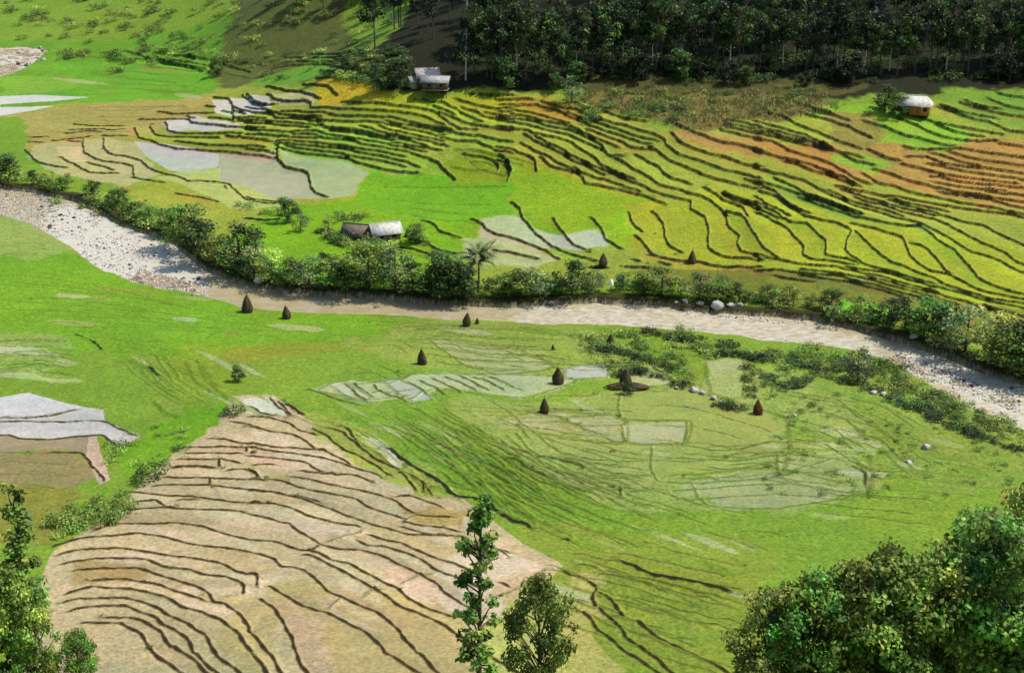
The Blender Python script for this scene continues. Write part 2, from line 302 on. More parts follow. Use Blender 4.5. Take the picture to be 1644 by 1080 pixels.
# ---------------------------------------------------------------- terrace edges, plus one hedge's cast shadow, traced: each letter is an origin, units 1/3.857 px
ORG = dict(A=(0,70),B=(400,70),C=(800,70),D=(1214,70),E=(0,300),F=(400,300),G=(800,300),H=(1214,300),I=(0,520),J=(400,520),K=(800,520),M=(1214,520),N=(0,740),O=(400,740),P=(800,740),Q=(1214,740))
LINES = """
f A 640,600 645,650 700,690 790,700 870,730 940,780 1000,800 1090,820 1160,850 1250,850 1350,860 1420,870 1480,930 1530,965 1620,975 1760,985 1770,985
f A 515,610 520,670 560,700 640,730 760,740 820,760 825,810
f A 170,670 200,710 250,740 330,755 400,765
f A 390,710 440,740 500,770 560,800 640,800 720,800
f A 550,740 640,760 690,780
f A 840,540 860,580 930,600 1000,630 1090,650 1200,655 1400,670 1620,690 1700,695
f A 940,530 960,565 1050,575 1200,575 1340,580
f A 1030,500 1040,540 1090,555 1200,560 1380,560 1480,555
f A 1100,605 1250,625 1450,635 1620,645
f A 1170,460 1190,490 1300,500 1420,515 1620,525
f A 1260,385 1340,395
f A 1340,335 1420,345 1440,390 1445,460
f A 1310,460 1440,465 1620,470
f A 1440,400 1530,435
f A 1520,330 1570,365 1620,380
f A 480,500 600,510 750,510
f A 880,470 1010,470 1100,465 1190,465
f A 1000,425 1080,435 1300,430
f A 160,580 320,575
f A 160,610 280,612
f A 400,600 520,605
f A 620,570 800,570
g A -200,212 0,210 180,210
f A 790,50 850,65 920,95
f A 660,110 800,102
f A 970,90 1080,120 1170,145 1250,155
f A 1160,75 1210,100
f A 940,55 1060,60
f A 1280,170 1330,195
f A 1100,930 1220,950 1340,975
f A 830,830 930,850 1000,860
f A 1390,870 1410,900
f B 130,270 200,285 300,295 360,310 420,335
f B 360,255 450,260 500,275 530,310
f B 130,320 170,350 240,360 340,350 380,365 390,400 500,405 680,410 900,420 1010,430 1110,465 1200,510
f B 590,370 700,372 870,380 1010,400 1130,410 1180,440 1240,500 1320,530 1400,530
f B 0,330 30,360 80,385 130,380
f B 0,400 100,410 160,450 200,465 280,460 430,465
f B 220,430 400,430 600,450 730,450 860,460 960,480 1050,510 1180,530
f B 0,475 120,480 300,490 450,500
f B 0,525 100,540 260,550 430,550 540,570 640,580 700,620 830,640 980,660 1060,690 1170,740 1230,800 1260,835
f B 0,560 150,565 280,580 400,580
f B 180,605 330,610 430,625 560,645 640,660 720,680 850,700 950,730 1040,765
f B 240,625 350,650 480,665 600,690 680,735 800,765 900,790 1030,800
f B 180,625 175,680 180,720 220,760 300,780 360,805 375,850 380,895 420,925 470,945
f B 0,650 80,660 160,670
f B 80,600 160,605
f B 820,510 870,540 960,550 1080,590 1190,600
f B 860,490 960,520 1090,545 1200,560
f B 700,520 800,545 900,580 1000,600 1080,640
f B 900,610 1050,640 1180,655
f B 480,520 600,545 700,550 800,580 900,590
f B 1190,530 1290,555 1400,570 1500,590 1620,610
f B 1200,590 1300,600 1400,600 1450,630 1540,660 1620,680
f B 1330,690 1370,740 1430,780 1530,795 1545,740 1510,715 1430,690 1340,680
f B 1080,355 1200,375 1240,400 1330,430 1390,460 1430,480
f B 1290,350 1370,375 1450,400 1530,410 1620,400
f B 1330,400 1420,430 1450,450 1620,455
f B 1380,500 1480,520 1620,520
f B 1190,430 1260,450 1340,490
f B 1390,310 1480,320 1620,325
f B 1150,390 1200,420 1260,440
f B 560,100 620,120 700,130 870,125
f B 590,155 720,165 850,155
f B 640,90 760,85
f B 500,130 580,160
f B 440,215 600,210 700,215
f B 0,960 30,975 120,985 230,985
f B 1560,700 1600,730 1615,790
f C 0,460 180,465 300,500 400,520 470,545 560,580 640,630 680,690 760,720 850,790 930,830 1010,880 1110,900 1190,930 1260,940 1310,970 1360,1010 1410,1060
f C 0,520 150,525 220,560 300,580 380,590 460,610 500,650 600,710 640,770 720,800 780,830 850,870 930,900 1030,940 1130,960 1190,970 1190,1030 1230,1050 1280,1080 1300,1145 1300,1210 1300,1270 1330,1290 1400,1320 1500,1325 1620,1330
f C 240,580 300,620 370,650 420,680 460,720 540,745 620,790 650,800
f C 0,650 80,665 170,690 230,720 235,780
f C 270,710 320,750 400,770 450,780
f C 480,780 520,820 540,860 620,875 700,890 780,900 870,930 950,960 1020,985
f C 20,380 120,380 250,380 350,400 420,440 520,470 620,480
f C 280,370 400,400 470,400 520,430 600,460 700,500 790,510 860,540 950,560 1030,590 1040,630 1080,660 1120,690 1200,710 1280,740 1400,780 1500,800 1620,850
r C 1080,560 1130,620 1200,650 1300,680 1400,700 1500,740 1620,765
r C 940,640 1000,680 1060,720 1150,760 1250,800 1350,840 1480,870 1620,885
f C 860,690 920,730 1000,765 1030,810 1080,840 1180,870
f C 560,540 640,570 740,600 830,640 940,640
f C 440,430 560,490 640,540 740,560 850,600 940,620
f C 600,470 700,520 800,560 900,590 980,600
f C 20,430 150,430 250,450 340,480 430,500
f C 0,345 90,350 200,350
f C 470,370 550,400 700,440 800,470 900,480
f C 1100,500 1250,560 1350,600 1500,630 1620,670
f C 1390,530 1500,560 1620,590
f C 1410,480 1530,500 1620,530
f C 1280,900 1350,940 1430,970 1510,1000 1540,1060
f C 700,700 800,700
f C 90,990 130,1030 150,1080 210,1150 270,1210 320,1255
f C 0,720 50,730 75,790 60,840
f C 1400,940 1480,970 1620,1000
f D 80,430 160,450 250,500 350,540 450,580 560,620 640,650
f D 0,490 100,520 200,550 300,580 400,630 430,640
f D 0,540 100,550 190,590 300,600
r D 0,580 100,600 200,660 320,700 450,740 540,800 620,850 700,860
r D 0,660 130,700 250,740 350,780 450,800 560,850 640,880
f D 280,380 380,420 450,430
f D 670,480 780,510 900,560 1000,580 1110,620 1200,640
f D 890,460 1000,510 1100,560 1200,590 1300,600 1480,600
f D 950,430 1080,480 1200,530 1300,560 1400,580
f D 1120,380 1250,430 1350,460 1440,480 1540,530 1700,560
f D 1270,350 1400,400 1520,430 1620,450 1750,470
f D 1420,330 1500,370 1620,400 1750,420
f D 1470,300 1550,320 1620,330 1750,345
r D 890,630 960,650 1060,660 1160,650 1320,660 1450,680 1540,690 1620,700 1750,715
f D 550,690 640,730 720,750
f D 700,660 790,700 880,720
r D 640,800 750,860 850,880 950,920 1100,950 1250,990 1400,1010 1500,1030 1620,1060 1750,1090
r D 700,770 800,800 950,850 1080,880 1230,920 1400,950 1620,980 1750,1000
r D 880,740 1000,770 1100,800 1250,850 1400,870 1620,890 1750,905
r D 900,700 1050,700 1130,740 1280,780 1450,810 1620,840 1750,860
r D 1050,670 1150,690 1250,740 1400,770 1620,800 1750,820
r D 1190,665 1300,700 1400,720 1620,750 1750,770
r D 1480,610 1620,635 1750,650
r D 1100,910 1300,935 1450,960 1620,1010
r D 1400,900 1620,935 1750,960
f D 0,760 100,800 200,830 300,850 380,900 440,920 560,970 700,1000 800,1030 900,1070
r D 180,720 300,740 420,790 540,830 600,870
f D 0,860 60,890 120,920 170,980 240,1020 320,1050
f D 120,830 250,900 330,950 450,990 560,1030 650,1060
f D 0,950 50,1000 100,1020 200,1060
f D 0,1000 60,1040 130,1070
f D 500,880 600,920 700,970 760,990 860,1000 1000,1030 1100,1060
f D 830,970 950,1000 1060,1020 1180,1040
h F -40,192 0,195 100,205 200,200
f F 1030,335 1100,345 1160,385 1220,405 1270,410
f F 830,365 920,375 1030,385 1100,410 1160,440 1190,480
f F 1080,210 1140,230 1180,270
f F 1200,285 1260,300 1300,310
f F 1390,205 1440,230 1480,270 1540,300 1620,315 1700,340 1800,380 1850,400 1910,440
f F 1520,390 1620,405 1710,430 1780,440
f F 520,450 600,475 670,485
f F 1530,320 1490,380
f G 345,205 380,255 430,320 470,360 520,385
f G 580,200 640,260 660,320 710,350 760,380
f G 810,170 830,220 880,270
f G 855,310 900,350 940,410
f G 960,160 1020,230 1030,310 1070,370 1130,405
f G 1410,170 1420,230 1450,270 1490,300 1480,350 1500,400 1560,420 1620,440
f G 1420,165 1500,170 1540,220 1580,290 1620,345 1660,390 1715,435
f G 360,380 430,410 500,430 560,450
f G 540,400 590,410
f G 940,420 1020,440 1100,460 1190,460 1280,470 1330,485 1400,495 1620,500
f G 800,450 900,465
f G 970,455 1080,485
f G 760,495 1000,500
f G 540,495 700,500
f G 1400,50 1460,80 1540,100 1620,130
f G 560,455 640,465
f H 0,150 70,175 130,220 190,250 240,310 290,370 290,420 340,450 400,455 500,460 600,480
f H 60,130 130,170 210,220 310,225 370,280 430,330 430,420 480,435 560,445 620,470
f H 0,0 60,30 130,60 200,110 260,150 320,185 400,205 500,225 560,255 590,270 560,330 555,390 600,440 660,480 740,510 860,540 960,570 1100,620 1250,640 1400,690 1620,740 1750,770
f H 240,50 340,80 450,120 550,150 640,180 740,210 820,225 900,235 1000,235 1060,270 1130,330 1230,390 1300,470 1370,560 1440,600 1540,640 1620,660 1750,680
f H 600,230 700,250 800,280 900,310 920,350 960,430 1010,480 1080,520 1190,535
f H 610,260 680,340 760,410 830,465 920,490 1000,530 1090,560 1180,610 1300,650 1450,700 1620,715
f H 930,350 1010,360 1070,390 1120,450 1180,530 1260,580 1330,620 1400,650 1620,690
f H 430,20 520,60 600,110 700,130 800,160 900,195 1010,235 1080,260 1160,300 1260,360 1340,405 1440,430 1540,470 1620,520 1750,560
f H 590,50 700,100 800,110 900,150 1000,165 1080,190 1180,230 1260,280 1340,320 1440,360 1540,410 1620,470 1750,510
f H 830,85 950,120 1060,150 1160,180 1290,220 1400,240 1480,280 1620,345 1750,390
r H 500,0 620,30 800,60 1000,90 1200,120 1400,145 1620,170 1750,190
f H 0,430 100,440 200,460 320,480 500,490 600,510 700,520 850,535 960,580 1100,600
r H 540,480 700,545 800,565 900,620 1100,655 1200,690 1300,710 1450,750 1620,800 1750,840
f H 0,510 130,515 250,535 400,545 520,550 600,580 720,610 860,650 920,675
f H 120,550 200,565 350,575
r H 690,560 800,600 950,640 1080,670 1200,710 1250,730
r H 1390,715 1480,770 1620,830
r H 1440,790 1530,820 1620,880 1750,930
r H 1480,850 1560,890 1620,920
g E 0,420 250,420
h E 460,910 560,950 640,1010
g E -100,950 350,950
g E -100,980 360,990
g E -100,1030 350,1040
g E 180,690 700,690
g E 700,940 1060,965
g F 920,940 980,970 1060,1010
g F 1090,945 1240,945 1330,1000 1420,1040 1620,1055
g F 740,830 1300,850
g F 760,855 1400,855
g F 1000,885 1380,885
g F 730,800 1000,797
k J 340,400 430,420 500,450 590,480 720,500
k J 590,370 650,410 700,450 750,480
k J 650,360 720,410 790,460
k J 780,370 830,420 900,450 1000,490
k J 970,350 1060,400 1130,440
k J 1060,340 1150,390 1230,440
k J 1140,330 1240,380 1330,430
k J 1220,320 1330,370 1420,420
k J 1300,315 1400,360 1500,420
k J 1380,320 1480,350 1600,420
k J 1480,320 1600,360 1660,400
g J 1160,230 1280,250 1400,280 1500,290
g J 690,270 800,310 900,340
g J 780,250 900,290 960,330
g J 620,120 700,140 900,130 1000,180
h J 240,480 300,530 360,570
h J 860,770 930,810 1020,870 1100,920 1180,960 1240,1010 1300,1070 1400,1090 1500,1130 1560,1180 1640,1230 1780,1280
g J 1290,660 1380,710 1480,750 1620,820
g J 1310,740 1420,780 1620,850
g J 1000,690 1200,760 1400,850 1620,930
g J 1230,870 1400,930 1620,1010
g J 1200,980 1400,1040 1620,1120
n J 150,460 200,520 260,570
n J 190,480 240,530 280,565
n J 20,510 80,545 170,560
n J 0,570 150,580 270,620 330,660 430,680
n J 0,635 80,650 190,670 290,690 370,730 440,770 520,800 640,870
n J 400,640 500,700 600,780 720,840 830,900 900,950
n J 490,640 600,680 680,750 760,810 860,870 960,920 1080,970 1100,1040
n J 560,630 640,670 700,760
n J 0,740 200,760 400,780 490,790
n J 0,770 200,790 400,820 520,840 640,880 760,920 830,950
n J 0,810 100,820 280,845 380,870 450,910 550,935
n J 0,870 200,875
n J 310,905 450,925 680,940 790,980
n J 0,905 50,930 70,960
n J 270,940 430,970 580,1010 700,1030 820,1060 900,1090 980,1150 1050,1185 1270,1190
n J 0,965 200,970 300,1010 420,1030 600,1065 680,1090 740,1130 850,1170 960,1200
n J 940,920 1020,990 1050,1030
n J 1020,940 1100,1000 1140,1060
n I 0,575 120,580 300,570 480,525
n I -300,605 150,605 400,605 620,600 720,630 860,690
n I -300,685 60,690 130,710 300,715 450,700 600,690 660,700 740,755
n I 300,795 500,800 570,850 660,965
g I -300,790 180,800
n I 1110,765 1250,760 1540,765 1620,770
n I 1130,800 1530,800
n I 1300,705 1400,710 1540,735 1620,745
n I 1100,835 1360,835 1500,860
n I 1050,885 1370,890
n I 1540,765 1540,800
n I 1370,835 1375,890
n I 1440,600 1540,620 1620,640
h I 930,260 1000,325
g I 930,480 1040,560 1140,585
n N 780,190 900,195 1050,210 1180,215 1300,235 1380,245 1620,265
n N 820,250 980,240 1040,270 1080,295
n N 1070,240 1260,240
n N 740,310 850,295 1060,290 1200,300 1380,300 1500,310 1620,345 1740,380 1800,390 1850,425 1930,480 2000,520
n N 560,430 700,390 850,385 1100,385 1250,400 1350,430 1450,460 1550,490 1680,495 1760,520 1850,545 1900,555 1960,520
n N 310,530 480,480 650,465 850,450 950,460 1100,490 1250,520 1400,535 1520,560 1640,580 1720,610 1760,650 1850,665
n N 340,580 450,555 580,540 780,540 900,555 1100,585 1250,610 1370,635 1480,680 1620,715
n N 360,640 480,620 600,600 830,600 930,615 1060,655 1200,670 1300,710 1400,720 1480,750 1530,780 1530,830 1480,840 1380,840
n N 440,675 600,665 830,665 940,690 1080,730 1220,770 1320,830 1340,870 1420,880 1480,920 1530,980 1560,1040
n N 560,730 780,730 900,750 1050,790 1180,830 1290,860
n N 390,820 480,795 560,780 820,790 950,815 1080,860 1180,910 1280,935 1340,970 1400,1005 1500,1080 1580,1200
n N 370,870 450,855 560,845 760,845 880,870 1000,920 1080,960 1180,1005 1280,1080 1360,1180
n N 400,930 560,900 780,900 880,930 1000,970 1040,1005 1150,1080 1220,1180
n N 640,960 820,965 900,990 1000,1050 1080,1140
n N 500,1000 760,1010 860,1060 940,1150
n N 1000,100 1300,105 1450,110 1620,115
n N 950,150 1300,150 1480,175 1620,185 1700,192 1850,215 2000,250
n N 1310,105 1315,155
n N 1400,55 1550,55 1620,100
n N 1060,40 1360,45
n O 0,185 150,200 300,225 400,260 520,300 640,340 740,380 820,410 900,430 1000,455 1100,460 1340,470
n O 0,260 150,265 250,290 360,330 480,370 600,395 700,410
n O 440,515 600,545 700,555 800,580 900,630 1000,670 1080,710 1160,750 1230,820 1340,885 1450,930
n O 330,580 400,600 480,630 560,670 640,710 720,760 800,800 900,860 980,910 1090,960 1190,1005 1300,1070 1400,1150
n O 370,545 440,570 520,610 620,630 720,680 800,730 880,770 940,800 1010,850 1100,900 1180,930 1250,960 1330,955
n O 290,660 350,680 410,720 450,770 500,810 600,850 700,890 800,940 880,990 960,1060 1050,1180
n O 0,695 50,700 80,730 80,770
n O 120,770 200,810 280,860 350,900 420,930 500,940 580,980 640,1005 760,1080 860,1180
n O 80,850 120,890 180,930 230,990 270,1060 300,1150
n O 750,450 850,490 950,510 1060,560 1150,590 1280,630 1400,680
n O 690,490 740,520 850,530 1000,580 1080,610 1160,660 1240,700 1320,730 1440,790
g O 480,500 600,470 700,450 720,420
n O 960,380 1050,340
n O 950,375 1030,390 1200,410 1300,430
n O 950,400 1080,440 1200,460
g O 900,760 1040,710 1170,680
g O 680,850 740,800 860,780
g O 500,920 590,850
n O 900,210 1000,210 1080,240 1200,290
n O 1450,500 1540,540 1620,560
n O 1440,520 1560,560 1620,590
n P 0,740 100,780
n P 0,820 60,830
g P -60,850 100,790 280,670
h P 0,310 60,350 130,385 240,430
g K 480,620 560,650 640,680 720,715 800,730 900,740 1170,740
g K 380,570 430,600 480,620
g K 330,540 500,545 650,550 740,575
g K 820,595 950,600 1160,600
g K 520,760 600,780 700,800 800,820 890,835 1000,840 1150,850 1400,830
k K 0,800 100,830 200,890 300,940 400,1000 520,1060
k K 0,735 150,780 300,820 430,850 560,890
g K 60,600 150,650 220,710
g K 300,870 450,910 600,940 750,970 850,1000
g K 670,860 760,880 980,905
g K 1110,945 1250,955 1350,945 1500,930
g K 0,340 80,380 180,420
g K 300,440 620,440
g K 0,215 100,210
g K 0,75 430,100
g K 0,150 150,180
k K 930,240 1000,290 1080,330
k K 640,235 920,240
g M 140,900 300,925 430,950 560,985
g M 0,935 80,965 250,985 400,1005 560,1030 660,1065
k M 590,870 650,905 690,930 690,1000
g M 730,910 850,915 950,910
g M 130,545 400,545
g M 150,730 300,735
h M 80,330 180,390 230,400 300,375
g M -60,820 40,800 120,790
h P 400,480 480,500
h P 740,600 820,640 900,670 1000,700 1100,720 1200,740 1290,765 1400,785 1480,810
g P 60,110 200,150 300,180 450,250 550,290 700,350 800,390 900,420 1000,450
g P 240,60 400,130 600,210
g P 550,190 700,240 800,290 900,340 1000,370
g P 1050,180 1130,230 1250,260 1400,300 1520,325 1620,355
k P 760,150 780,230
n P 400,680 460,720 560,740 620,790 600,850 620,900 700,960 740,1005 800,1080
n P 640,800 740,900 800,960 860,990 950,1060
n P 430,910 530,940 600,1000 660,1070
g P 900,480 1100,560 1300,600 1500,640
g P 700,680 900,760 1100,830 1300,900
g P 1300,430 1500,500 1620,550
g Q 0,520 100,550
g Q 190,570 310,590
g Q -120,430 120,440 200,460
"""
#      step height per metre spacing, riser colour, strength of colour, half width, reach
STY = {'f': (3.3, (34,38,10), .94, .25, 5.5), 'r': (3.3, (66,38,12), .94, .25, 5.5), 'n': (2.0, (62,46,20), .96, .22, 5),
       'g': (2.4, (88,104,34), .60, .26, 5), 'k': (2.6, (78,80,38), .82, .28, 5), 'h': (4.0, (20,28,8), .95, .50, 5), 'm': (2.2, (70,82,30), .78, .17, 4), 'v': (1.6, (96,118,34), .42, .26, 3)}  # the dark style h also paints a hedge's cast shadow
FAM = [("700,545 800,552 900,560", "860,600 930,596 990,600", 4, 'm'), ("800,640 900,652 1010,650", "840,700 950,715 1050,720", 5, 'm'), ("860,712 960,730 1060,742", "900,770 1000,795 1080,800", 6, 'm'), ("1040,700 1150,715 1260,700", "1100,770 1200,775 1390,745", 4, 'm'),
 ("600,675 700,740 800,800 900,850", "700,650 800,700 900,760 1000,800", 9, 'm'), ("640,520 760,535 900,540", "700,590 800,600 880,600", 5, 'm'), ("520,600 600,590 700,592", "560,650 640,650 700,640", 4, 'm'), ("900,860 1050,890 1250,930", "960,960 1080,990 1180,1020", 6, 'm'),
 ("-10,548 60,542 128,552", "-10,600 60,600 110,604", 5, 'm'), ("130,560 200,580 300,640", "180,540 280,560 370,600", 5, 'v'), ("1250,615 1350,630 1450,690", "1240,700 1330,720 1420,770", 6, 'm'), ("940,570 1040,585 1130,600", "960,625 1050,630 1120,640", 3, 'm'), ("1260,770 1400,780 1540,790", "1280,830 1400,840 1480,850", 4, 'm'),
 ("430,520 560,530 640,540", "420,590 480,585 560,575", 5, 'v'), ("460,84 540,86 600,84", "440,112 500,110 560,108", 4, 'f'), ("60,82 110,84 180,90", "80,96 130,98 200,100", 2, 'v'), ("820,105 900,110 960,112", "840,125 900,128 940,130", 0, 'v'), ("430,190 600,198 760,215", "440,240 600,258 720,290", 5, 'f'), ("760,170 900,200 1020,250", "780,185 900,215 1000,255", 2, 'f'), ("840,205 950,258 1080,300", "830,235 920,280 1040,320", 2, 'f'),
 ("1150,275 1250,300 1380,345", "1160,282 1250,308 1380,352", 1, 'f'),
 ("1130,190 1260,215 1400,255", "1140,200 1260,225 1380,262", 2, 'f'), ("1250,430 1400,445 1640,500", "1250,436 1400,455 1640,512", 2, 'f'), ("1240,165 1330,185 1420,215", "1250,175 1330,195 1400,225", 2, 'f'), ("1500,150 1570,165 1640,175", "1500,205 1570,215 1640,222", 3, 'f'),
 ("560,86 620,88 660,90", "500,120 560,122 600,126", 4, 'f'), ("240,84 330,92 420,112", "200,95 300,105 340,120", 3, 'f'), ("340,165 450,175 560,190", "300,215 400,225 440,228", 3, 'f'), ("60,205 150,200 230,196", "50,228 120,226 180,222", 3, 'f'),
("600,690 720,775 850,850 960,900", "800,640 900,720 1040,780 1200,830", 11, 'g'), ("870,680 1000,715 1050,720", "830,740 950,790 1060,800", 6, 'g'), ("640,690 760,780 850,840", "700,660 860,760 980,810", 4, 'v'), ("890,930 1000,960 1180,1010", "900,1000 1040,1050 1180,1100", 4, 'g'),
 ("120,170 250,168 350,160", "30,225 150,222 215,215", 7, 'g'), ("1420,250 1640,262", "1440,300 1640,330", 3, 'r'), ("700,225 780,235 860,250", "720,275 800,280 860,285", 4, 'g'), ("1290,610 1420,640 1560,720", "1260,690 1400,720 1500,800", 7, 'g'), ("590,668 660,700 740,765 800,820 900,850", "700,630 800,690 900,745 1000,785 1120,830", 10, 'g'), ("640,520 800,522 960,530", "620,560 800,585 900,580", 7, 'g'),
 ("-10,545 60,540 130,548", "-10,604 60,600 120,606", 8, 'g'), ("160,560 230,620 290,655", "330,556 345,610 385,640", 9, 'v'), ("880,870 1000,905 1200,955", "880,970 1000,1010 1150,1070", 8, 'g'),
 ("1060,715 1250,700 1400,720", "1080,810 1250,800 1400,815", 7, 'g'), ("-10,430 150,450 400,512", "-10,530 200,535 520,545", 9, 'v'), ("640,640 800,650 1000,640", "800,690 900,700 1050,720", 6, 'v'),
 ("1240,690 1400,680 1640,740", "1300,790 1450,790 1600,800", 8, 'v'), ("590,300 700,300 820,300", "640,345 720,360 780,360", 4, 'v'), ("420,400 520,380 700,400", "440,440 600,430 700,440", 4, 'v'),
 ("60,110 200,110 330,125", "100,155 200,155 320,152", 5, 'v'), ("200,86 330,84 420,100", "240,110 330,112 400,125", 4, 'g'), ("700,545 800,556 880,580", "720,590 800,600 880,600", 4, 'g'), ("1010,640 1100,640 1240,690", "1060,760 1150,770 1250,760", 5, 'g'),
 ("600,680 720,770 830,840", "660,660 800,760 900,840", 5, 'v'), ("0,735 80,738 140,742", "0,780 80,790 120,800", 4, 'v'), ("0,390 60,385 110,400", "0,412 60,410 110,410", 4, 'v'), ("430,650 560,700 700,790", "480,662 600,690 720,780", 4, 'v')]
rf_ = np.random.default_rng(12); extra = []
for a, b, n_, k in FAM:
    A_, B_ = [np.array([float(t) for t in q.replace(',', ' ').split()]).reshape(-1, 2) for q in (a, b)]
    rs = lambda q, m: np.stack([np.interp(np.linspace(0, 1, m), np.linspace(0, 1, len(q)), q[:, c]) for c in (0, 1)], 1)
    A_, B_ = rs(A_, 12), rs(B_, 12)
    for i in range(n_):
        f = (i+.5+rf_.normal()*.18)/n_; L_ = A_*(1-f)+B_*f; L_ = L_+np.cumsum(rf_.normal(size=L_.shape)*np.array([.8, .9]), 0)
        c0 = rf_.integers(0, 4); c1 = 12-rf_.integers(0, 4); extra.append((k, L_[c0:c1]))
for t in PAINT:      # bunds round the near flooded paddies
    q = np.array([float(v) for v in t[0].replace(',', ' ').split()]).reshape(-1, 2)
    if t[2] >= .3 and q[:, 1].mean() > 540 and q[:, 0].min() > 480 and q[:, 1].max() < 830: extra.append(('g', np.vstack([q, q[:1]])))
DARK = np.zeros((NR, NC)); DARKC = np.zeros((NR, NC, 3)); LIP = np.zeros((NR, NC)); DZ = np.zeros((NR, NC)); TINT = np.ones((NR, NC, 3))
ALL = []
for s in LINES.strip().split('\n'):
    k, o, rest = s.split(' ', 2)
    v = np.array([float(t) for t in rest.replace(',', ' ').split()]).reshape(-1, 2)/3.857+np.array(ORG[o])
    ALL.append((k, v))
def ext(k, v):
    if k not in 'ng': return v
    for _ in range(2):
        v = v[::-1]
        if 985 < v[-1, 1] < 1060:
            d = v[-1]-v[-2]; d = d/max(np.linalg.norm(d), 1)
            if abs(d[1]) < .3: continue
            if d[1] > 0: v = np.vstack([v, v[-1]+d*(1075-v[-1, 1])/d[1]*.5+[0, 3], v[-1]+d*(1110-v[-1, 1])/d[1]])
    return v
def longer(k, v):
    if k not in 'frn' or len(v) < 3: return v
    a = v[0]-v[1]; b = v[-1]-v[-2]; L_ = 9 if k in 'fr' else 5
    if k in 'fr' and v[-1, 0] > 1600:
        return np.vstack([v, v[-1]+[110, 22+b[1]*.3], v[-1]+[230, 50+b[1]*.3], v[-1]+[360, 84]])
    return np.vstack([v[0]+a/max(np.linalg.norm(a), 1)*L_*np.array([1, .6]), v, v[-1]+b/max(np.linalg.norm(b), 1)*L_*np.array([1, .6])])
ALL = [(k, ext(k, longer(k, v))) for k, v in ALL]
for k, v in ALL+extra:
    X, Y = hit(v[:, 0], v[:, 1])
    p = smooth(np.stack([X, Y], 1), 1.1)
    n_ = len(p); ph = rng.random(4)*9
    a_ = np.arange(n_)*1.1
    j = (np.sin(a_*0.55+ph[0])*0.14+np.sin(a_*1.3+ph[1])*0.10+np.sin(a_*.21+ph[2])*.12)
    p = p+np.stack([j*0.6, j], 1)
    S_, cc, stren, hw, R = STY[k]
    res = dist_line(p, R)
    if res is None: continue
    sl2, D, S, T, L = res
    mid = p[len(p)//2]
    e = 0.8
    t = np.gradient(p, axis=0); nrm = np.stack([-t[:, 1], t[:, 0]], 1); nrm /= np.maximum(np.linalg.norm(nrm, axis=1, keepdims=True), 1e-6)
    gx = (basez(p[:, 0]+e, p[:, 1])-basez(p[:, 0]-e, p[:, 1]))/(2*e); gy = (basez(p[:, 0], p[:, 1]+e)-basez(p[:, 0], p[:, 1]-e))/(2*e)
    g = nrm[:, 0]*gx+nrm[:, 1]*gy
    sg = 1.0 if g.mean() >= 0 else -1.0
    seg = np.concatenate([[0], np.cumsum(np.linalg.norm(np.diff(p, axis=0), axis=1))])
    h = np.clip(g*sg, 0, 1)*S_*0.95+0.22
    h = np.clip(h, 0.22, 0.80)
    if k in 'ngkvm': h = np.clip(h*0.6, 0.12, 0.45)
    hh = np.interp(T, seg, h)
    end = np.clip(np.minimum(T, L-T)/1.6, 0, 1); end = end*end*(3-2*end)
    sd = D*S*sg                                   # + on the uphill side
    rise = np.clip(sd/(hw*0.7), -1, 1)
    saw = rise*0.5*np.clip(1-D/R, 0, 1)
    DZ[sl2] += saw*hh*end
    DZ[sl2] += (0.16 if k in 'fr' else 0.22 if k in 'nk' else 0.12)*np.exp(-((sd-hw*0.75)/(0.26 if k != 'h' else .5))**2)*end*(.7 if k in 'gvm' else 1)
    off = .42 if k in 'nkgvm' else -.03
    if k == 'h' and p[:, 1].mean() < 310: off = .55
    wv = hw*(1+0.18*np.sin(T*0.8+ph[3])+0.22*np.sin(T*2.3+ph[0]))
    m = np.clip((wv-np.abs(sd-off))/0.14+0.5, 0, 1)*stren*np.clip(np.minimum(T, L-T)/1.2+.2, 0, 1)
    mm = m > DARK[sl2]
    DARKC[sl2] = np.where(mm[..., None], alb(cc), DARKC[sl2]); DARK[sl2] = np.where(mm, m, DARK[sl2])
    lp = np.exp(-((sd-hw-0.30-(.4 if k in 'nkgvm' else 0))/0.26)**2)*end*(0.85 if k in 'fr' else .5 if k == 'n' else 0.2)
    LIP[sl2] = np.maximum(LIP[sl2], lp)
    # each paddy strip has its own tint, starting at this edge
    a2 = 0.16 if k == 'f' else .10 if k == 'r' else 0.045
    tn = 1+rng.normal(0, 1, 3)*np.array([a2, a2*0.75, a2*.8]); tn *= 1+rng.normal(0, .10 if k == 'n' else a2*0.8)
    wgt = (np.clip(1-D/R, 0, 1)*(sd < 0)*end*0.9)[..., None]
    TINT[sl2] *= 1+(np.clip(tn, .7, 1.35)-1)*wgt
GZ += DZ
CG *= np.clip(TINT, 0.62, 1.5)
lipc = alb((186, 182, 96))
LIPM = (LIP*0.6)[..., None]; CG = CG*(1-LIPM)+(CG*0.45+lipc*0.55)*LIPM
WET = WET*(1-np.clip(DARK+LIP, 0, 1))
CG = CG*(1-DARK[..., None])+DARKC*DARK[..., None]

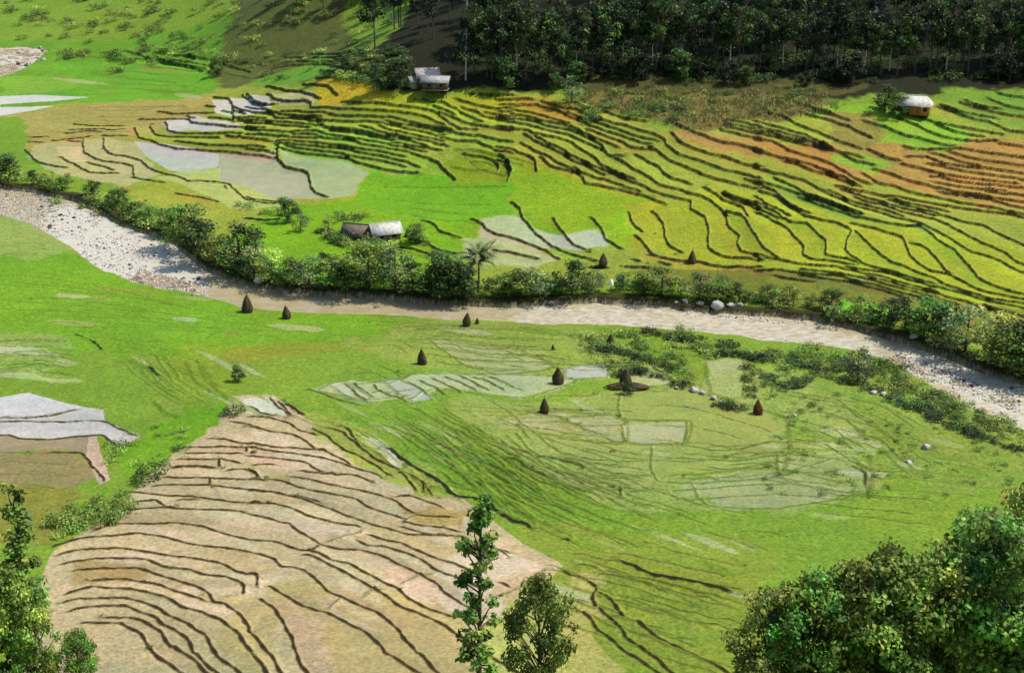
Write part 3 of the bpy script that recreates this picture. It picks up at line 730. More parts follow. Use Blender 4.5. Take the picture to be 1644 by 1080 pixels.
# ---------------------------------------------------------------- river bed
RIV_T = "-500,250 -150,265 0,300 60,308 130,325 200,362 270,383 330,428 400,455 480,468 560,475 650,480 720,487 800,490 880,485 960,483 1060,485 1100,495 1200,500 1300,512 1370,525 1440,545 1520,572 1600,602 1700,630 1850,672 2050,760 2250,860"
RIV_B = "2250,1060 2050,920 1850,800 1700,720 1640,688 1560,652 1490,615 1430,580 1360,560 1250,546 1150,535 1050,525 950,520 850,518 760,513 680,508 560,502 470,500 390,492 320,472 250,462 160,432 120,402 60,365 0,345 -150,325 -500,320"
tp = smooth(pxpoly(RIV_T), 1.5); bp = smooth(pxpoly(RIV_B), 1.5)
for q, sd_ in ((tp, 31), (bp, 41)):
    q[:, 1] += vnoise(q[:, 0], q[:, 1], 6, sd_)*0.9+vnoise(q[:, 0], q[:, 1], 2, sd_+1)*0.5
river_poly = np.vstack([tp, bp])
up_poly = pxpoly("-400,40 40,74 78,80 55,100 20,118 0,122 -400,140")
RD = np.full((NR, NC), -9.0)
for poly in (river_poly, up_poly):
    sl2, ins = inpoly(poly); cl = np.vstack([poly, poly[:1]])
    sl3, D, S, T, L = dist_line(cl, 4.0)
    full = np.full((NR, NC), 9.0); full[sl3] = np.minimum(D, 9)
    inn = np.zeros((NR, NC), bool); inn[sl2] = ins
    RD = np.maximum(RD, np.where(inn, full, -full))
bank = np.clip((RD+0.4)/1.6, 0, 1); bank = bank*bank*(3-2*bank)
slv, Dl, Sl, Tl, Ll = dist_line(tp, 9.0)
lv = np.clip(1-Dl/9, 0, 1)**.6*(RD[slv] < 0.3)*np.clip((Tl-60)/25, 0, 1)*(.95+.35*vnoise(GX[slv], GY[slv], 12, 58))
GZ[slv] += lv*1.25
# gravel bars rise out of the water
def zone(s, f=2.0):
    m = np.zeros((NR, NC)); sl2, ins = inpoly(pxpoly(s)); m[sl2] = ins; return m
bar = zone("-500,270 0,290 110,320 170,350 130,385 60,368 0,350 -500,330")*.45+zone("500,470 560,475 650,482 820,492 820,500 640,492 520,484")*0.0
bar += zone("130,385 190,370 250,400 230,440 160,432 120,402")*.35+zone("230,430 330,455 330,476 250,464 200,446")*.8
bar += zone("270,383 330,400 300,425 250,405")*.35+zone("640,504 900,512 1050,522 1250,545 1250,538 1000,512 760,500")*.1
bar += zone("1100,495 1300,512 1300,522 1100,505")*.35+zone("1430,560 1520,585 1640,640 1640,660 1500,610 1450,595")*.55+zone("1250,535 1430,570 1440,585 1250,550")*.25
bar += zone("-400,40 40,74 78,80 55,100 20,118 0,122 -400,140")*.7+zone("880,485 1000,483 1000,495 880,500")*.2
k9 = np.ones(9)/9
for ax in (0, 1): bar = np.apply_along_axis(lambda v: np.convolve(v, k9, 'same'), ax, bar)
nz = vnoise(GX, GY, 2.6, 51)*0.55+vnoise(GX, GY, 1.1, 52)*0.35+vnoise(GX, GY, 7, 53)*0.5
bed = -1.0+bar*0.95+nz*0.30*np.clip(bar*2, 0.35, 1)
GZ = GZ*(1-bank)+(BASE+bed)*bank
gcol = alb((184, 170, 142))*(1+0.28*vnoise(GX, GY, 0.9, 54)+0.22*vnoise(GX, GY, 2.1, 55))[..., None]
bm = np.clip((RD+0.1)/0.5+vnoise(GX, GY, 1.5, 56)*.6, 0, 1)[..., None]
CG = CG*(1-bm)+gcol*bm; WET *= (1-bm[..., 0])
gravel = bm[..., 0]
# dark earth bank on the far side, colour deepened for shade below the trees
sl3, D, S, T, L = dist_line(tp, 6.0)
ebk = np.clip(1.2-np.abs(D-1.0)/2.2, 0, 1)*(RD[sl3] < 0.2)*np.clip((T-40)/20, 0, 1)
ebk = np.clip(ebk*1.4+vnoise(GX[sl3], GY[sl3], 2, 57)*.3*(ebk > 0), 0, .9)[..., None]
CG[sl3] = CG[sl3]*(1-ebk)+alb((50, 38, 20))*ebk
for g_ in (vnoise(GX, GY, 1.3, 61)*0.05, vnoise(GX, GY, 0.6, 62)*0.03): GZ += g_*(1-np.clip(WET*1.5, 0, 1))*(Yn[:, None] < 700)

def gz(X, Y):
    r = np.interp(Y, Yn, np.arange(NR)); u = X/((max(Y, -30)+40)*0.325); c = np.interp(u, U, np.arange(NC))
    r0 = min(int(r), NR-2); c0 = min(int(c), NC-2); fr = r-r0; fc = c-c0
    return float((GZ[r0, c0]*(1-fc)+GZ[r0, c0+1]*fc)*(1-fr)+(GZ[r0+1, c0]*(1-fc)+GZ[r0+1, c0+1]*fc)*fr)

# ---------------------------------------------------------------- mesh and material helpers
def mesh_np(name, V, Fq, col=None, extra=None, smooth_=False, mat=None, n=4, midx=None):
    me = bpy.data.meshes.new(name)
    V = np.ascontiguousarray(V, dtype=np.float32); Fq = np.ascontiguousarray(Fq, dtype=np.int32)
    me.vertices.add(len(V)); me.vertices.foreach_set('co', V.ravel())
    me.loops.add(Fq.size); me.loops.foreach_set('vertex_index', Fq.ravel())
    me.polygons.add(len(Fq)); me.polygons.foreach_set('loop_start', np.arange(0, Fq.size, Fq.shape[1], dtype=np.int32))
    if smooth_: me.polygons.foreach_set('use_smooth', np.ones(len(Fq), bool))
    if col is not None:
        a = me.color_attributes.new('Col', 'FLOAT_COLOR', 'POINT')
        c4 = np.ones((len(V), 4), np.float32); c4[:, :3] = col; a.data.foreach_set('color', c4.ravel())
    for nm, arr in (extra or {}).items():
        a = me.attributes.new(nm, 'FLOAT', 'POINT'); a.data.foreach_set('value', np.ascontiguousarray(arr, dtype=np.float32))
    if mat:
        for m_ in (mat if isinstance(mat, (list, tuple)) else [mat]): me.materials.append(m_)
    if midx is not None: me.polygons.foreach_set('material_index', np.ascontiguousarray(midx, dtype=np.int32))
    me.update(); me.validate(clean_customdata=False); return me
def link(name, me, parent=None, loc=(0, 0, 0), rot=(0, 0, 0), sc=1.0):
    o = bpy.data.objects.new(name, me); COL.objects.link(o); o.location = loc; o.rotation_euler = rot
    o.scale = (sc, sc, sc) if not isinstance(sc, (tuple, list)) else sc
    if parent: o.parent = parent
    return o
def tag(o, label=None, cat=None, group=None, kind=None):
    if label: o['label'] = label
    if cat: o['category'] = cat
    if group: o['group'] = group
    if kind: o['kind'] = kind
    return o
class M:
    def __init__(s, name):
        s.m = bpy.data.materials.new(name); s.m.use_nodes = True; s.t = s.m.node_tree; s.n = s.t.nodes; s.b = s.n['Principled BSDF']
        s.b.inputs['Specular IOR Level'].default_value = 0.25
    def new(s, ty, **kw):
        x = s.n.new(ty)
        for k, v in kw.items(): setattr(x, k, v)
        return x
    def l(s, a, b): s.t.links.new(a, b)
    def noise(s, scale, detail=4, coord=None, rough=.6):
        x = s.new('ShaderNodeTexNoise'); x.inputs['Scale'].default_value = scale; x.inputs['Detail'].default_value = detail; x.inputs['Roughness'].default_value = rough
        if coord is not None: s.l(coord, x.inputs['Vector'])
        return x.outputs['Fac']
    def ramp(s, fac, a, b, c0=(0, 0, 0), c1=(1, 1, 1)):
        r = s.new('ShaderNodeValToRGB'); r.color_ramp.elements[0].position = a; r.color_ramp.elements[1].position = b
        r.color_ramp.elements[0].color = (*c0, 1); r.color_ramp.elements[1].color = (*c1, 1); s.l(fac, r.inputs[0]); return r.outputs[0]
    def mix(s, fac, a, b, mode='MIX'):
        x = s.new('ShaderNodeMix', data_type='RGBA', blend_type=mode)
        for sock, v in ((x.inputs[0], fac), (x.inputs[6], a), (x.inputs[7], b)):
            if hasattr(v, 'is_linked') or hasattr(v, 'links'): s.l(v, sock)
            elif isinstance(v, (int, float)): sock.default_value = v
            else: sock.default_value = (*v[:3], 1)
        return x.outputs[2]
    def math(s, op, a, b=0.0):
        x = s.new('ShaderNodeMath', operation=op)
        for sock, v in ((x.inputs[0], a), (x.inputs[1], b)):
            if hasattr(v, 'links'): s.l(v, sock)
            else: sock.default_value = v
        return x.outputs[0]
    def bump(s, h, strength=.4, dist=.1):
        x = s.new('ShaderNodeBump'); x.inputs['Strength'].default_value = strength; x.inputs['Distance'].default_value = dist
        s.l(h, x.inputs['Height']); s.l(x.outputs[0], s.b.inputs['Normal'])
def attr(mm, name):
    a = mm.new('ShaderNodeAttribute'); a.attribute_name = name; return a
def ground_mat():
    m = M('field_and_earth'); g = m.new('ShaderNodeNewGeometry').outputs['Position']
    c = attr(m, 'Col').outputs['Color']; wet = attr(m, 'wet').outputs['Fac']; gr = attr(m, 'gravel').outputs['Fac']
    n1 = m.noise(1.6, 5, g, .7); n2 = m.noise(0.35, 4, g, .6)
    v = m.mix(m.math('SUBTRACT', 1.0, m.math('MULTIPLY', wet, .75)), (1, 1, 1), m.ramp(n1, .30, .72, (.50, .53, .42), (1.50, 1.46, 1.6)))
    c1 = m.mix(1.0, c, v, 'MULTIPLY')
    c2 = m.mix(1.0, c1, m.ramp(n2, .3, .7, (.86, .9, .9), (1.14, 1.08, 1.05)), 'MULTIPLY')
    # pebbles on the gravel
    vo = m.new('ShaderNodeTexVoronoi'); vo.inputs['Scale'].default_value = 1.5; m.l(g, vo.inputs['Vector'])
    peb = m.ramp(vo.outputs['Color'], .1, .9, (.45, .42, .40), (1.25, 1.22, 1.2))
    c3 = m.mix(gr, c2, m.mix(1.0, c2, peb, 'MULTIPLY'))
    m.l(c3, m.b.inputs['Base Color'])
    m.l(m.math('SUBTRACT', .92, m.math('MULTIPLY', wet, .70)), m.b.inputs['Roughness'])
    m.l(m.math('ADD', .12, m.math('MULTIPLY', wet, .5)), m.b.inputs['Specular IOR Level'])
    n3 = m.noise(2.6, 4, g, .7)
    m.bump(m.math('MULTIPLY', n3, m.math('SUBTRACT', 1.0, wet)), .75, .25)
    return m.m
FQ = (np.arange(NR-1)[:, None]*NC+np.arange(NC-1)[None, :])
FQ = np.stack([FQ, FQ+1, FQ+1+NC, FQ+NC], -1).reshape(-1, 4)
V = np.stack([GX, GY, GZ], -1).reshape(-1, 3)
gme = mesh_np('ground', V, FQ, CG.reshape(-1, 3), {'wet': WET.ravel(), 'gravel': gravel.ravel()}, True, ground_mat())
tag(link('ground', gme), kind='structure')

def river_mat():
    m = M('muddy_water'); g = m.new('ShaderNodeNewGeometry').outputs['Position']
    fo = attr(m, 'foam').outputs['Fac']
    mp = m.new('ShaderNodeMapping'); mp.inputs['Scale'].default_value = (.45, 1.5, 1); mp.inputs['Rotation'].default_value = (0, 0, .12); m.l(g, mp.inputs['Vector'])
    n1 = m.noise(1.1, 6, mp.outputs[0], .75); n2 = m.noise(.25, 3, g, .6)
    base = m.mix(m.ramp(n2, .35, .65), tuple(alb((188, 170, 124))), tuple(alb((202, 188, 150))))
    f = m.ramp(m.math('ADD', n1, m.math('MULTIPLY', fo, .28)), .62, .74)
    m.l(m.mix(f, base, tuple(alb((214, 206, 186)))), m.b.inputs['Base Color'])
    m.l(m.math('ADD', .12, m.math('MULTIPLY', f, .6)), m.b.inputs['Roughness']); m.b.inputs['Specular IOR Level'].default_value = .5
    m.bump(n1, .5, .3); return m.m
fm = np.zeros((NR, NC))
for s, a in (("100,320 330,380 340,470 150,440 60,360", .95), ("820,480 1000,480 1100,490 1300,510 1420,545 1420,600 1100,535 820,520", .62), ("1420,540 1700,620 1700,720 1480,610", .75), ("600,500 820,505 820,520 600,512", .3), ("-200,40 90,70 60,125 -200,140", .8)):
    sl2, ins = inpoly(pxpoly(s)); fm[sl2] = np.maximum(fm[sl2], ins*a)
k25 = np.ones(25)/25
for ax in (0, 1): fm = np.apply_along_axis(lambda v: np.convolve(v, k25, 'same'), ax, fm)
rz = BASE-0.42+(vnoise(GX, GY, 1.3, 71)*.06+vnoise(GX*.6, GY*1.6, .7, 72)*.05)*(.3+fm)
msk = (RD > -0.9)
msk = msk[:-1, :-1] | msk[1:, 1:]
rf = FQ.reshape(NR-1, NC-1, 4)[msk]
uq, inv = np.unique(rf, return_inverse=True)
RV = np.stack([GX, GY, rz], -1).reshape(-1, 3)[uq]
rme = mesh_np('river', RV, inv.reshape(-1, 4), None, {'foam': fm.ravel()[uq]}, True, river_mat())
tag(link('river', rme), kind='structure')

# ---------------------------------------------------------------- plants
def leaf_mat(name, rough=.6, trans=.36):
    m = M(name); c = attr(m, 'Col').outputs['Color']; oi = m.new('ShaderNodeObjectInfo').outputs['Random']
    hs = m.new('ShaderNodeHueSaturation'); m.l(c, hs.inputs['Color'])
    m.l(m.math('ADD', .48, m.math('MULTIPLY', oi, .04)), hs.inputs['Hue']); m.l(m.math('ADD', .8, m.math('MULTIPLY', oi, .45)), hs.inputs['Value'])
    m.l(hs.outputs[0], m.b.inputs['Base Color']); m.b.inputs['Roughness'].default_value = rough; m.b.inputs['Specular IOR Level'].default_value = .3
    tr = m.new('ShaderNodeBsdfTranslucent'); m.l(hs.outputs[0], tr.inputs[0])
    mx = m.new('ShaderNodeMixShader'); mx.inputs[0].default_value = trans
    m.l(m.b.outputs[0], mx.inputs[1]); m.l(tr.outputs[0], mx.inputs[2]); m.l(mx.outputs[0], m.n['Material Output'].inputs[0]); return m.m
def bark_mat(name, a, b):
    m = M(name); n = m.noise(3, 5); m.l(m.mix(n, tuple(a), tuple(b)), m.b.inputs['Base Color']); m.b.inputs['Roughness'].default_value = .9; m.bump(n, .5, .1); return m.m
LEAF = leaf_mat('foliage'); BARK = bark_mat('bark', (.09, .07, .05), (.03, .022, .015)); PALE = bark_mat('pale_bark', (.42, .40, .35), (.20, .18, .15))
def leaves(r, centres, radii, per, size, cols, flat=.75, up=.5):
    """leaf quads through the outer part of each clump"""
    Vs, Cs = [], []
    for c, R, col in zip(centres, radii, cols):
        n = max(6, int(per*R[0]*R[0]))
        d = r.normal(size=(n, 3)); d /= np.linalg.norm(d, axis=1, keepdims=True)
        rad = r.random(n)**.45
        p = c+d*rad[:, None]*R
        nn = d*.7+r.normal(size=(n, 3))*.6+np.array([0, 0, up]); nn /= np.linalg.norm(nn, axis=1, keepdims=True)
        t = np.cross(nn, r.normal(size=(n, 3))); t /= np.maximum(np.linalg.norm(t, axis=1, keepdims=True), 1e-6); b = np.cross(nn, t)
        s = (size*(.6+.8*r.random(n)))[:, None]
        q = np.stack([p-t*s*.5, p+b*s*.32, p+t*s*.5, p-b*s*.32], 1)
        cc = col*(1+.22*r.normal(size=(n, 1)))*(1+.08*r.normal(size=(n, 3)))
        Vs.append(q.reshape(-1, 3)); Cs.append(np.repeat(np.clip(cc, .004, .6), 4, 0))
    V = np.vstack(Vs); C = np.vstack(Cs); return V, np.arange(len(V)).reshape(-1, 4), C
def tube(pts, rad, n=7):
    pts = [np.asarray(p, float) for p in pts]; V = []
    for i, p in enumerate(pts):
        d = pts[min(i+1, len(pts)-1)]-pts[max(i-1, 0)]; d = d/np.linalg.norm(d)
        a = np.cross(d, (0.3, 1, .1)); a /= np.linalg.norm(a); b = np.cross(d, a)
        for k in range(n):
            t = 2*math.pi*k/n; V.append(p+(a*math.cos(t)+b*math.sin(t))*rad[i])
    Fs = [(i*n+k, i*n+(k+1) % n, (i+1)*n+(k+1) % n, (i+1)*n+k) for i in range(len(pts)-1) for k in range(n)]
    return np.array(V), np.array(Fs)
def join(parts):
    V, Fs, o = [], [], 0
    for v, f in parts: V.append(v); Fs.append(f+o); o += len(v)
    return np.vstack(V), np.vstack(Fs)
# colours of foliage (albedo)
GRN = dict(dark=(.055, .100, .018), mid=(.13, .21, .032), light=(.26, .34, .06), grey=(.17, .22, .08), olive=(.21, .23, .05), forest=(.016, .028, .009))
def make_tree(kind, seed, H, Wd, tint, leaf=.42, per=26, trunk=.4, bark=None, nclump=22, shape='round', tr=.16):
    """trunk with limbs and a crown of leaf clumps, base at 0"""
    r = np.random.default_rng(seed); c0 = H*trunk*.75; ch = H-c0
    cen, rad, cols, limbs = [], [], [], []
    lean = r.normal(size=2)*H*.04
    top = np.array([lean[0], lean[1], H*.86])
    limbs.append(tube([(0, 0, -.5), (lean[0]*.2, lean[1]*.2, H*.2), (lean[0]*.5, lean[1]*.5, H*.5), top], [tr*1.25, tr, tr*.7, tr*.2]))
    for i in range(nclump):
        f = (i+.5)/nclump
        z = c0+ch*(.08+.84*f)
        if shape in ('round', 'loose'): wr = math.sin(math.pi*min(1, max(0.05, .12+f*.85)))**.6
        elif shape == 'narrow': wr = (1-f)**.7*.9+.25*r.random()+.08
        elif shape == 'high': wr = math.sin(math.pi*min(1, .2+f*.75))**.7
        else: wr = .75
        a = r.random()*2*math.pi+i*2.4; d = Wd*.5*wr*(.35+.62*r.random())
        p = np.array([math.cos(a)*d+lean[0]*f, math.sin(a)*d+lean[1]*f, z+r.normal()*ch*.04])
        R = Wd*((.15+.10*r.random()) if shape != 'loose' else (.085+.075*r.random()))*(0.75 if shape == 'narrow' else 1)
        cen.append(p); rad.append(np.array([R, R, R*.72])); cols.append(np.array(GRN[tint])*(.38+1.3*r.random()**1.4)*np.array([1+.18*r.normal(), 1, 1]))
        zb = max(H*.15, z-d*.8-.3)
        limbs.append(tube([(lean[0]*zb/H, lean[1]*zb/H, zb), (p[0]*.55, p[1]*.55, (zb+p[2])*.5+.1), tuple(p)], [tr*.42, tr*.28, tr*.08], 5))
    lv, lf, lc = leaves(r, cen, rad, per, leaf, cols)
    cm = mesh_np(kind+'_crown', lv, lf, lc, mat=LEAF)
    tv, tf = join(limbs); tm = mesh_np(kind+'_trunk', tv, tf, smooth_=True, mat=bark or BARK)
    return dict(H=H, crown=cm, trunk=tm, kind=kind)
def make_bush(kind, seed, H, Wd, tint, leaf=.34, per=34, nclump=9):
    r = np.random.default_rng(seed); cen, rad, cols = [], [], []
    for i in range(nclump):
        a = r.random()*6.283; d = Wd*.36*math.sqrt(r.random()); z = H*(.25+.5*r.random()*(1-d/(Wd*.6)))
        R = Wd*(.16+.1*r.random()); cen.append(np.array([math.cos(a)*d, math.sin(a)*d, z])); rad.append(np.array([R, R, min(R*.9, z)]))
        cols.append(np.array(GRN[tint])*(.6+.9*r.random()))
    v, f, c = leaves(r, cen, rad, per, leaf, cols); v[:, 2] = np.maximum(v[:, 2], -.1)
    return dict(H=H, crown=mesh_np(kind, v, f, c, mat=LEAF), trunk=None, kind=kind)
PR = {}
def protos(key, L): PR[key] = L
protos('dark', [make_tree('tree', 10+i, 8, 6.5, 'dark', per=42, trunk=.10, leaf=.46) for i in range(3)])
protos('mid', [make_tree('tree', 20+i, 8, 7, 'mid', per=42, trunk=.08, leaf=.46) for i in range(4)])
protos('light', [make_tree('tree', 30+i, 8, 6.2, 'light', per=36, trunk=.1, nclump=20) for i in range(3)])
protos('grey', [make_tree('tree', 40+i, 8, 6.2, 'grey', per=32, trunk=.1, nclump=20) for i in range(3)])
protos('forest', [make_tree('forest_tree', 50+i, 19, 8.5, ('forest', 'dark')[i % 2], leaf=.8, per=15, trunk=.5, bark=(PALE, BARK, BARK, BARK, BARK, BARK)[i], nclump=22, shape='high', tr=.24) for i in range(6)])
protos('near', [make_tree('tree', 60+i, 11, 9, ('mid', 'light', 'mid', 'light')[i % 4], leaf=.38, per=84, trunk=.08, nclump=66, tr=.2, shape='loose') for i in range(6)])
protos('slim', [make_tree('slim_tree', 70+i, 18, 4.4, 'mid', leaf=.44, per=90, trunk=.10, nclump=54, shape='narrow', tr=.2) for i in range(2)])
protos('bush', [make_bush('bush', 80+i, 2.6, 4, ('mid', 'dark', 'olive', 'light')[i % 4]) for i in range(6)])
protos('woodedge', [make_tree('tree', 120+i, 8, 6.5, ('forest', 'dark', 'forest')[i], per=42, trunk=.10, leaf=.5) for i in range(3)])
protos('hedge', [make_bush('bush', 130+i, 2.6, 4, ('forest', 'dark', 'forest')[i], per=44) for i in range(3)])
protos('shrub', [make_bush('shrub', 90+i, 1.6, 2.8, ('mid', 'dark', 'light', 'olive')[i % 4], leaf=.24, per=60, nclump=7) for i in range(6)])
def frond_plant(seed, H, n, L, wdt, tint, trunk):
    """arching feather leaves from the head of a stem"""
    r = np.random.default_rng(seed); V, Fs, C = [], [], []
    def quad(a, b, c, d, col):
        k = len(V); V.extend([a, b, c, d]); Fs.append((k, k+1, k+2, k+3)); C.extend([col]*4)
    for i in range(n):
        a = i*2.4+r.random()*.5; el = .25+1.15*r.random(); base = np.array([0, 0, H*trunk+r.random()*H*.08]); l = L*(.7+.4*r.random())
        col = np.array(GRN[tint])*(.7+.7*r.random()); prev = base; dirh = np.array([math.cos(a), math.sin(a), 0]); side = np.array([-dirh[1], dirh[0], 0])
        for k in range(1, 13):
            f = k/12; e2 = el-1.5*f*f
            p = prev+(dirh*math.cos(e2)+np.array([0, 0, math.sin(e2)]))*l/12
            w_ = wdt*math.sin(math.pi*min(.97, .12+f*.85))
            for s in (-1, 1):
                q = prev+(side*s*w_+(p-prev)*1.0+np.array([0, 0, -.25*w_]))
                quad(prev, p, q+(p-prev)*.35, q, col*(1+.15*r.normal()))
            prev = p
    return mesh_np('fronds', np.array(V), np.array(Fs), np.clip(np.array(C), .004, .6), mat=LEAF)

ORDN = ['first', 'second', 'third', 'fourth', 'fifth', 'sixth', 'seventh', 'eighth', 'ninth', 'tenth', 'eleventh', 'twelfth', 'thirteenth', 'fourteenth', 'fifteenth', 'sixteenth', 'seventeenth', 'eighteenth', 'nineteenth', 'twentieth', 'twenty-first', 'twenty-second', 'twenty-third', 'twenty-fourth', 'twenty-fifth', 'twenty-sixth', 'twenty-seventh', 'twenty-eighth', 'twenty-ninth', 'thirtieth']
TENS = {2: 'twenty', 3: 'thirty', 4: 'forty', 5: 'fifty', 6: 'sixty', 7: 'seventy'}; TENTH = {20: 'twentieth', 30: 'thirtieth', 40: 'fortieth', 50: 'fiftieth', 60: 'sixtieth', 70: 'seventieth'}
def nth(n): return ORDN[n-1] if n < 20 else TENTH[n] if n % 10 == 0 else TENS[n//10]+'-'+ORDN[n % 10-1]
cnt = {}
def plant(key, px, py, hpx, name, label, cat, group=None, wide=1.0, zoff=0.0, idx=None):
    X, Y = hit(px, py); X = float(X[0]); Y = float(Y[0]); z = gz(X, Y)
    a, dy, dz = ray(px, py); sc_px = F/depth(Y, z)*math.cos(math.atan2(-dz, dy))
    L = PR[key]; k = cnt.get(key, 0); cnt[key] = k+1; pr = L[(k if idx is None else idx) % len(L)]
    s = hpx/sc_px/pr['H']
    return put(pr, X, Y, z+zoff, s, name, label, cat, group, wide)
BUCKET = {}
def strew(bucket, key, px, py, hpx, wide=1.3, idx=None):
    X, Y = hit(px, py); X = float(X[0]); Y = float(Y[0]); z = gz(X, Y); a, dy, dz = ray(px, py)
    L = PR[key]; pr = L[(random.randrange(len(L)) if idx is None else idx)]; s = hpx/(F/depth(Y, z)*math.cos(math.atan2(-dz, dy)))/pr['H']
    me = pr['crown']; n = len(me.vertices)
    if 'np' not in pr:
        v = np.empty(n*3, np.float32); me.vertices.foreach_get('co', v); c = np.empty(n*4, np.float32); me.color_attributes['Col'].data.foreach_get('color', c); pr['np'] = (v.reshape(-1, 3), c.reshape(-1, 4)[:, :3])
    v, c = pr['np']; an = random.random()*6.28; ca, sa = math.cos(an), math.sin(an); w_ = s*wide
    BUCKET.setdefault(bucket, []).append((np.stack([(v[:, 0]*ca-v[:, 1]*sa)*w_+X, (v[:, 0]*sa+v[:, 1]*ca)*w_+Y, v[:, 2]*s+z-.05], 1), c*random.uniform(.8, 1.25)))
def put(pr, X, Y, z, s, name, label, cat, group=None, wide=1.0):
    rz_ = random.random()*6.28
    if pr['trunk'] is None:
        return tag(link(name, pr['crown'], None, (X, Y, z-.05), (0, 0, rz_), (s*wide, s*wide, s)), label, cat, group)
    e = bpy.data.objects.new(name, None); COL.objects.link(e); e.location = (X, Y, z); e.rotation_euler = (0, 0, rz_); e.scale = (s*wide, s*wide, s)
    tag(e, label, cat, group); e.empty_display_size = .3
    link('trunk', pr['trunk'], e); link('crown', pr['crown'], e); return e

LOOK = dict(dark='dark green round tree', mid='leafy green tree', light='light green tree', grey='grey-green feathery tree')
BANK = [  # px, py, height px, kind — along the far bank of the river
 (8,290,48,'dark'),(58,298,26,'dark'),(105,305,26,'mid'),(148,316,28,'dark'),(190,334,34,'dark'),(222,348,30,'light'),(240,362,34,'mid'),(272,374,44,'light'),(298,398,78,'mid'),(322,420,84,'dark'),(346,425,60,'light'),
 (386,440,92,'dark'),(408,452,66,'grey'),(436,458,62,'light'),(468,464,62,'mid'),(498,466,58,'grey'),(528,468,54,'mid'),(556,470,52,'dark'),(592,470,84,'mid'),(634,474,84,'grey'),(662,478,56,'dark'),(692,480,58,'dark'),(722,482,84,'dark'),(748,484,70,'dark'),
 (806,478,50,'mid'),(832,480,58,'mid'),(858,480,66,'grey'),(884,478,70,'mid'),(918,478,76,'dark'),(950,472,44,'grey'),(1000,470,36,'dark'),(1034,474,44,'dark'),(1062,478,62,'mid'),(1092,480,66,'light'),(1122,482,58,'grey'),(1152,484,54,'mid'),(1186,484,40,'dark'),
 (1232,486,38,'mid'),(1268,488,40,'light'),(1300,494,40,'mid'),(1332,500,44,'dark'),(1382,508,44,'mid'),(1424,522,50,'dark'),(1452,534,66,'dark'),(1482,542,76,'mid'),(1512,552,72,'dark'),(1548,572,98,'grey'),(1588,590,98,'light'),(1618,604,92,'mid'),(1650,600,100,'dark'),(1690,620,90,'mid'),(1740,640,84,'dark'),(1800,662,80,'mid'),(1870,690,90,'light')]
left = sum(1 for b in BANK if b[0] < 765); nl = nr = 0
for (px, py, h_, kd) in BANK:
    if px < 765: nn_ = left-nl; nl += 1; side = 'left'
    else: nr += 1; nn_ = nr; side = 'right'
    if px < 780: h_ *= .86
    if px > 780: h_ *= .74 if px < 1400 else .82
    if px > 780 and nr % 6 == 4 and px < 1400: h_ *= .6
    small = 'low ' if h_ < 42 else 'tall ' if h_ > 80 else ''
    plant(kd, px, py+2, h_, 'tree', f'{small}{LOOK[kd]} on far river bank, {ORDN[nn_-1]} to the {side} of palm', 'tree', 'trees along the far river bank', 1.35 if h_ > 50 else 1.6)
# undergrowth between the bank trees
for i in range(150):
    px = random.uniform(-20, 1680)
    top_y = np.interp(px, [0, 200, 400, 600, 800, 1000, 1200, 1400, 1640], [300, 360, 455, 475, 486, 480, 496, 532, 612])
    if 960 < px < 1010 or 745 < px < 785 or (px > 1000 and i % 2): continue
    plant('bush' if i % 3 else 'shrub', px, top_y-random.uniform(2, 22), random.uniform(14, 28), 'bush', 'low bush in the unbroken undergrowth along the top of the far river bank', 'bush', 'undergrowth bushes on the far river bank', 1.3)
# palm
X, Y = hit(768, 474); X = float(X[0]); Y = float(Y[0]); z = gz(X, Y)
pe = bpy.data.objects.new('palm', None); COL.objects.link(pe); pe.location = (X, Y, z)
tag(pe, 'tall palm with arching pale green fronds standing above the middle of the far river bank', 'palm tree')
tv, tf = tube([(0, 0, -.4), (.15, 0, 3), (.1, 0, 7.6)], [.34, .26, .2], 9); link('trunk', mesh_np('palm_trunk', tv, tf, smooth_=True, mat=bark_mat('palm_bark', (.22, .27, .10), (.1, .13, .05))), pe)
link('crown', frond_plant(5, 12, 62, 6.6, 1.0, 'grey', .60), pe)
for (px, py, h_, kd, nm, lb) in [
 (465,356,40,'dark','tree','dark round tree at the corner of the paddy left of the farmhouse'),
 (482,372,30,'grey','tree','small grey-green tree just right of the dark round tree, left of the farmhouse'),
 (528,372,26,'light','tree','small light tree at the far left end of the thatched farm shed'),
 (592,442,62,'mid','tree','green tree standing behind the bank trees, straight below the thatched shed'),
 (634,440,52,'light','tree','pale green tree below the farmhouse, right of the green one'),
 (522,432,30,'dark','tree','small dark tree alone in the bright field below the thatched shed'),
 (668,392,34,'mid','tree','small leafy tree on the right of the farmhouse yard'),
 (348,122,26,'dark','tree','small dark tree at the right edge of the brightest green field'),
 (918,166,44,'grey','tree','thin pale tree with bare stem at the left end of the dry grass bank'),
 (640,142,52,'dark','tree','dark tree just left of the hill farmhouses'),
 (612,146,44,'dark','tree','dark tree second to the left of the hill farmhouses'),
 (1420,180,44,'dark','tree','dark leaning tree beside the left wall of the white-roofed hut'),
 (1440,188,38,'olive','tree','rounded olive tree in front of the left end of the white-roofed hut'),
 (384,612,26,'dark','tree','tiny dark tree on the crest above the brown terraces'),
 (1010,632,24,'dark','tree','low dark tree with the straw heap in the middle of the near fields'),
 (1378,610,56,'grey','tree','slender grey-green tree rising beside the near river edge on the right'),
 ]:
    if kd == 'olive': kd = 'mid'
    plant(kd, px, py, h_, nm, lb, 'tree', None, 1.2)
for i in range(9):
    plant('shrub', 95+i*6+random.uniform(-3, 3), 92+random.uniform(-8, 4), random.uniform(8, 14), 'bush', 'small dark bush in the clump at the top of the far left field', 'bush', 'clump at the top of the far left field', 1.3)
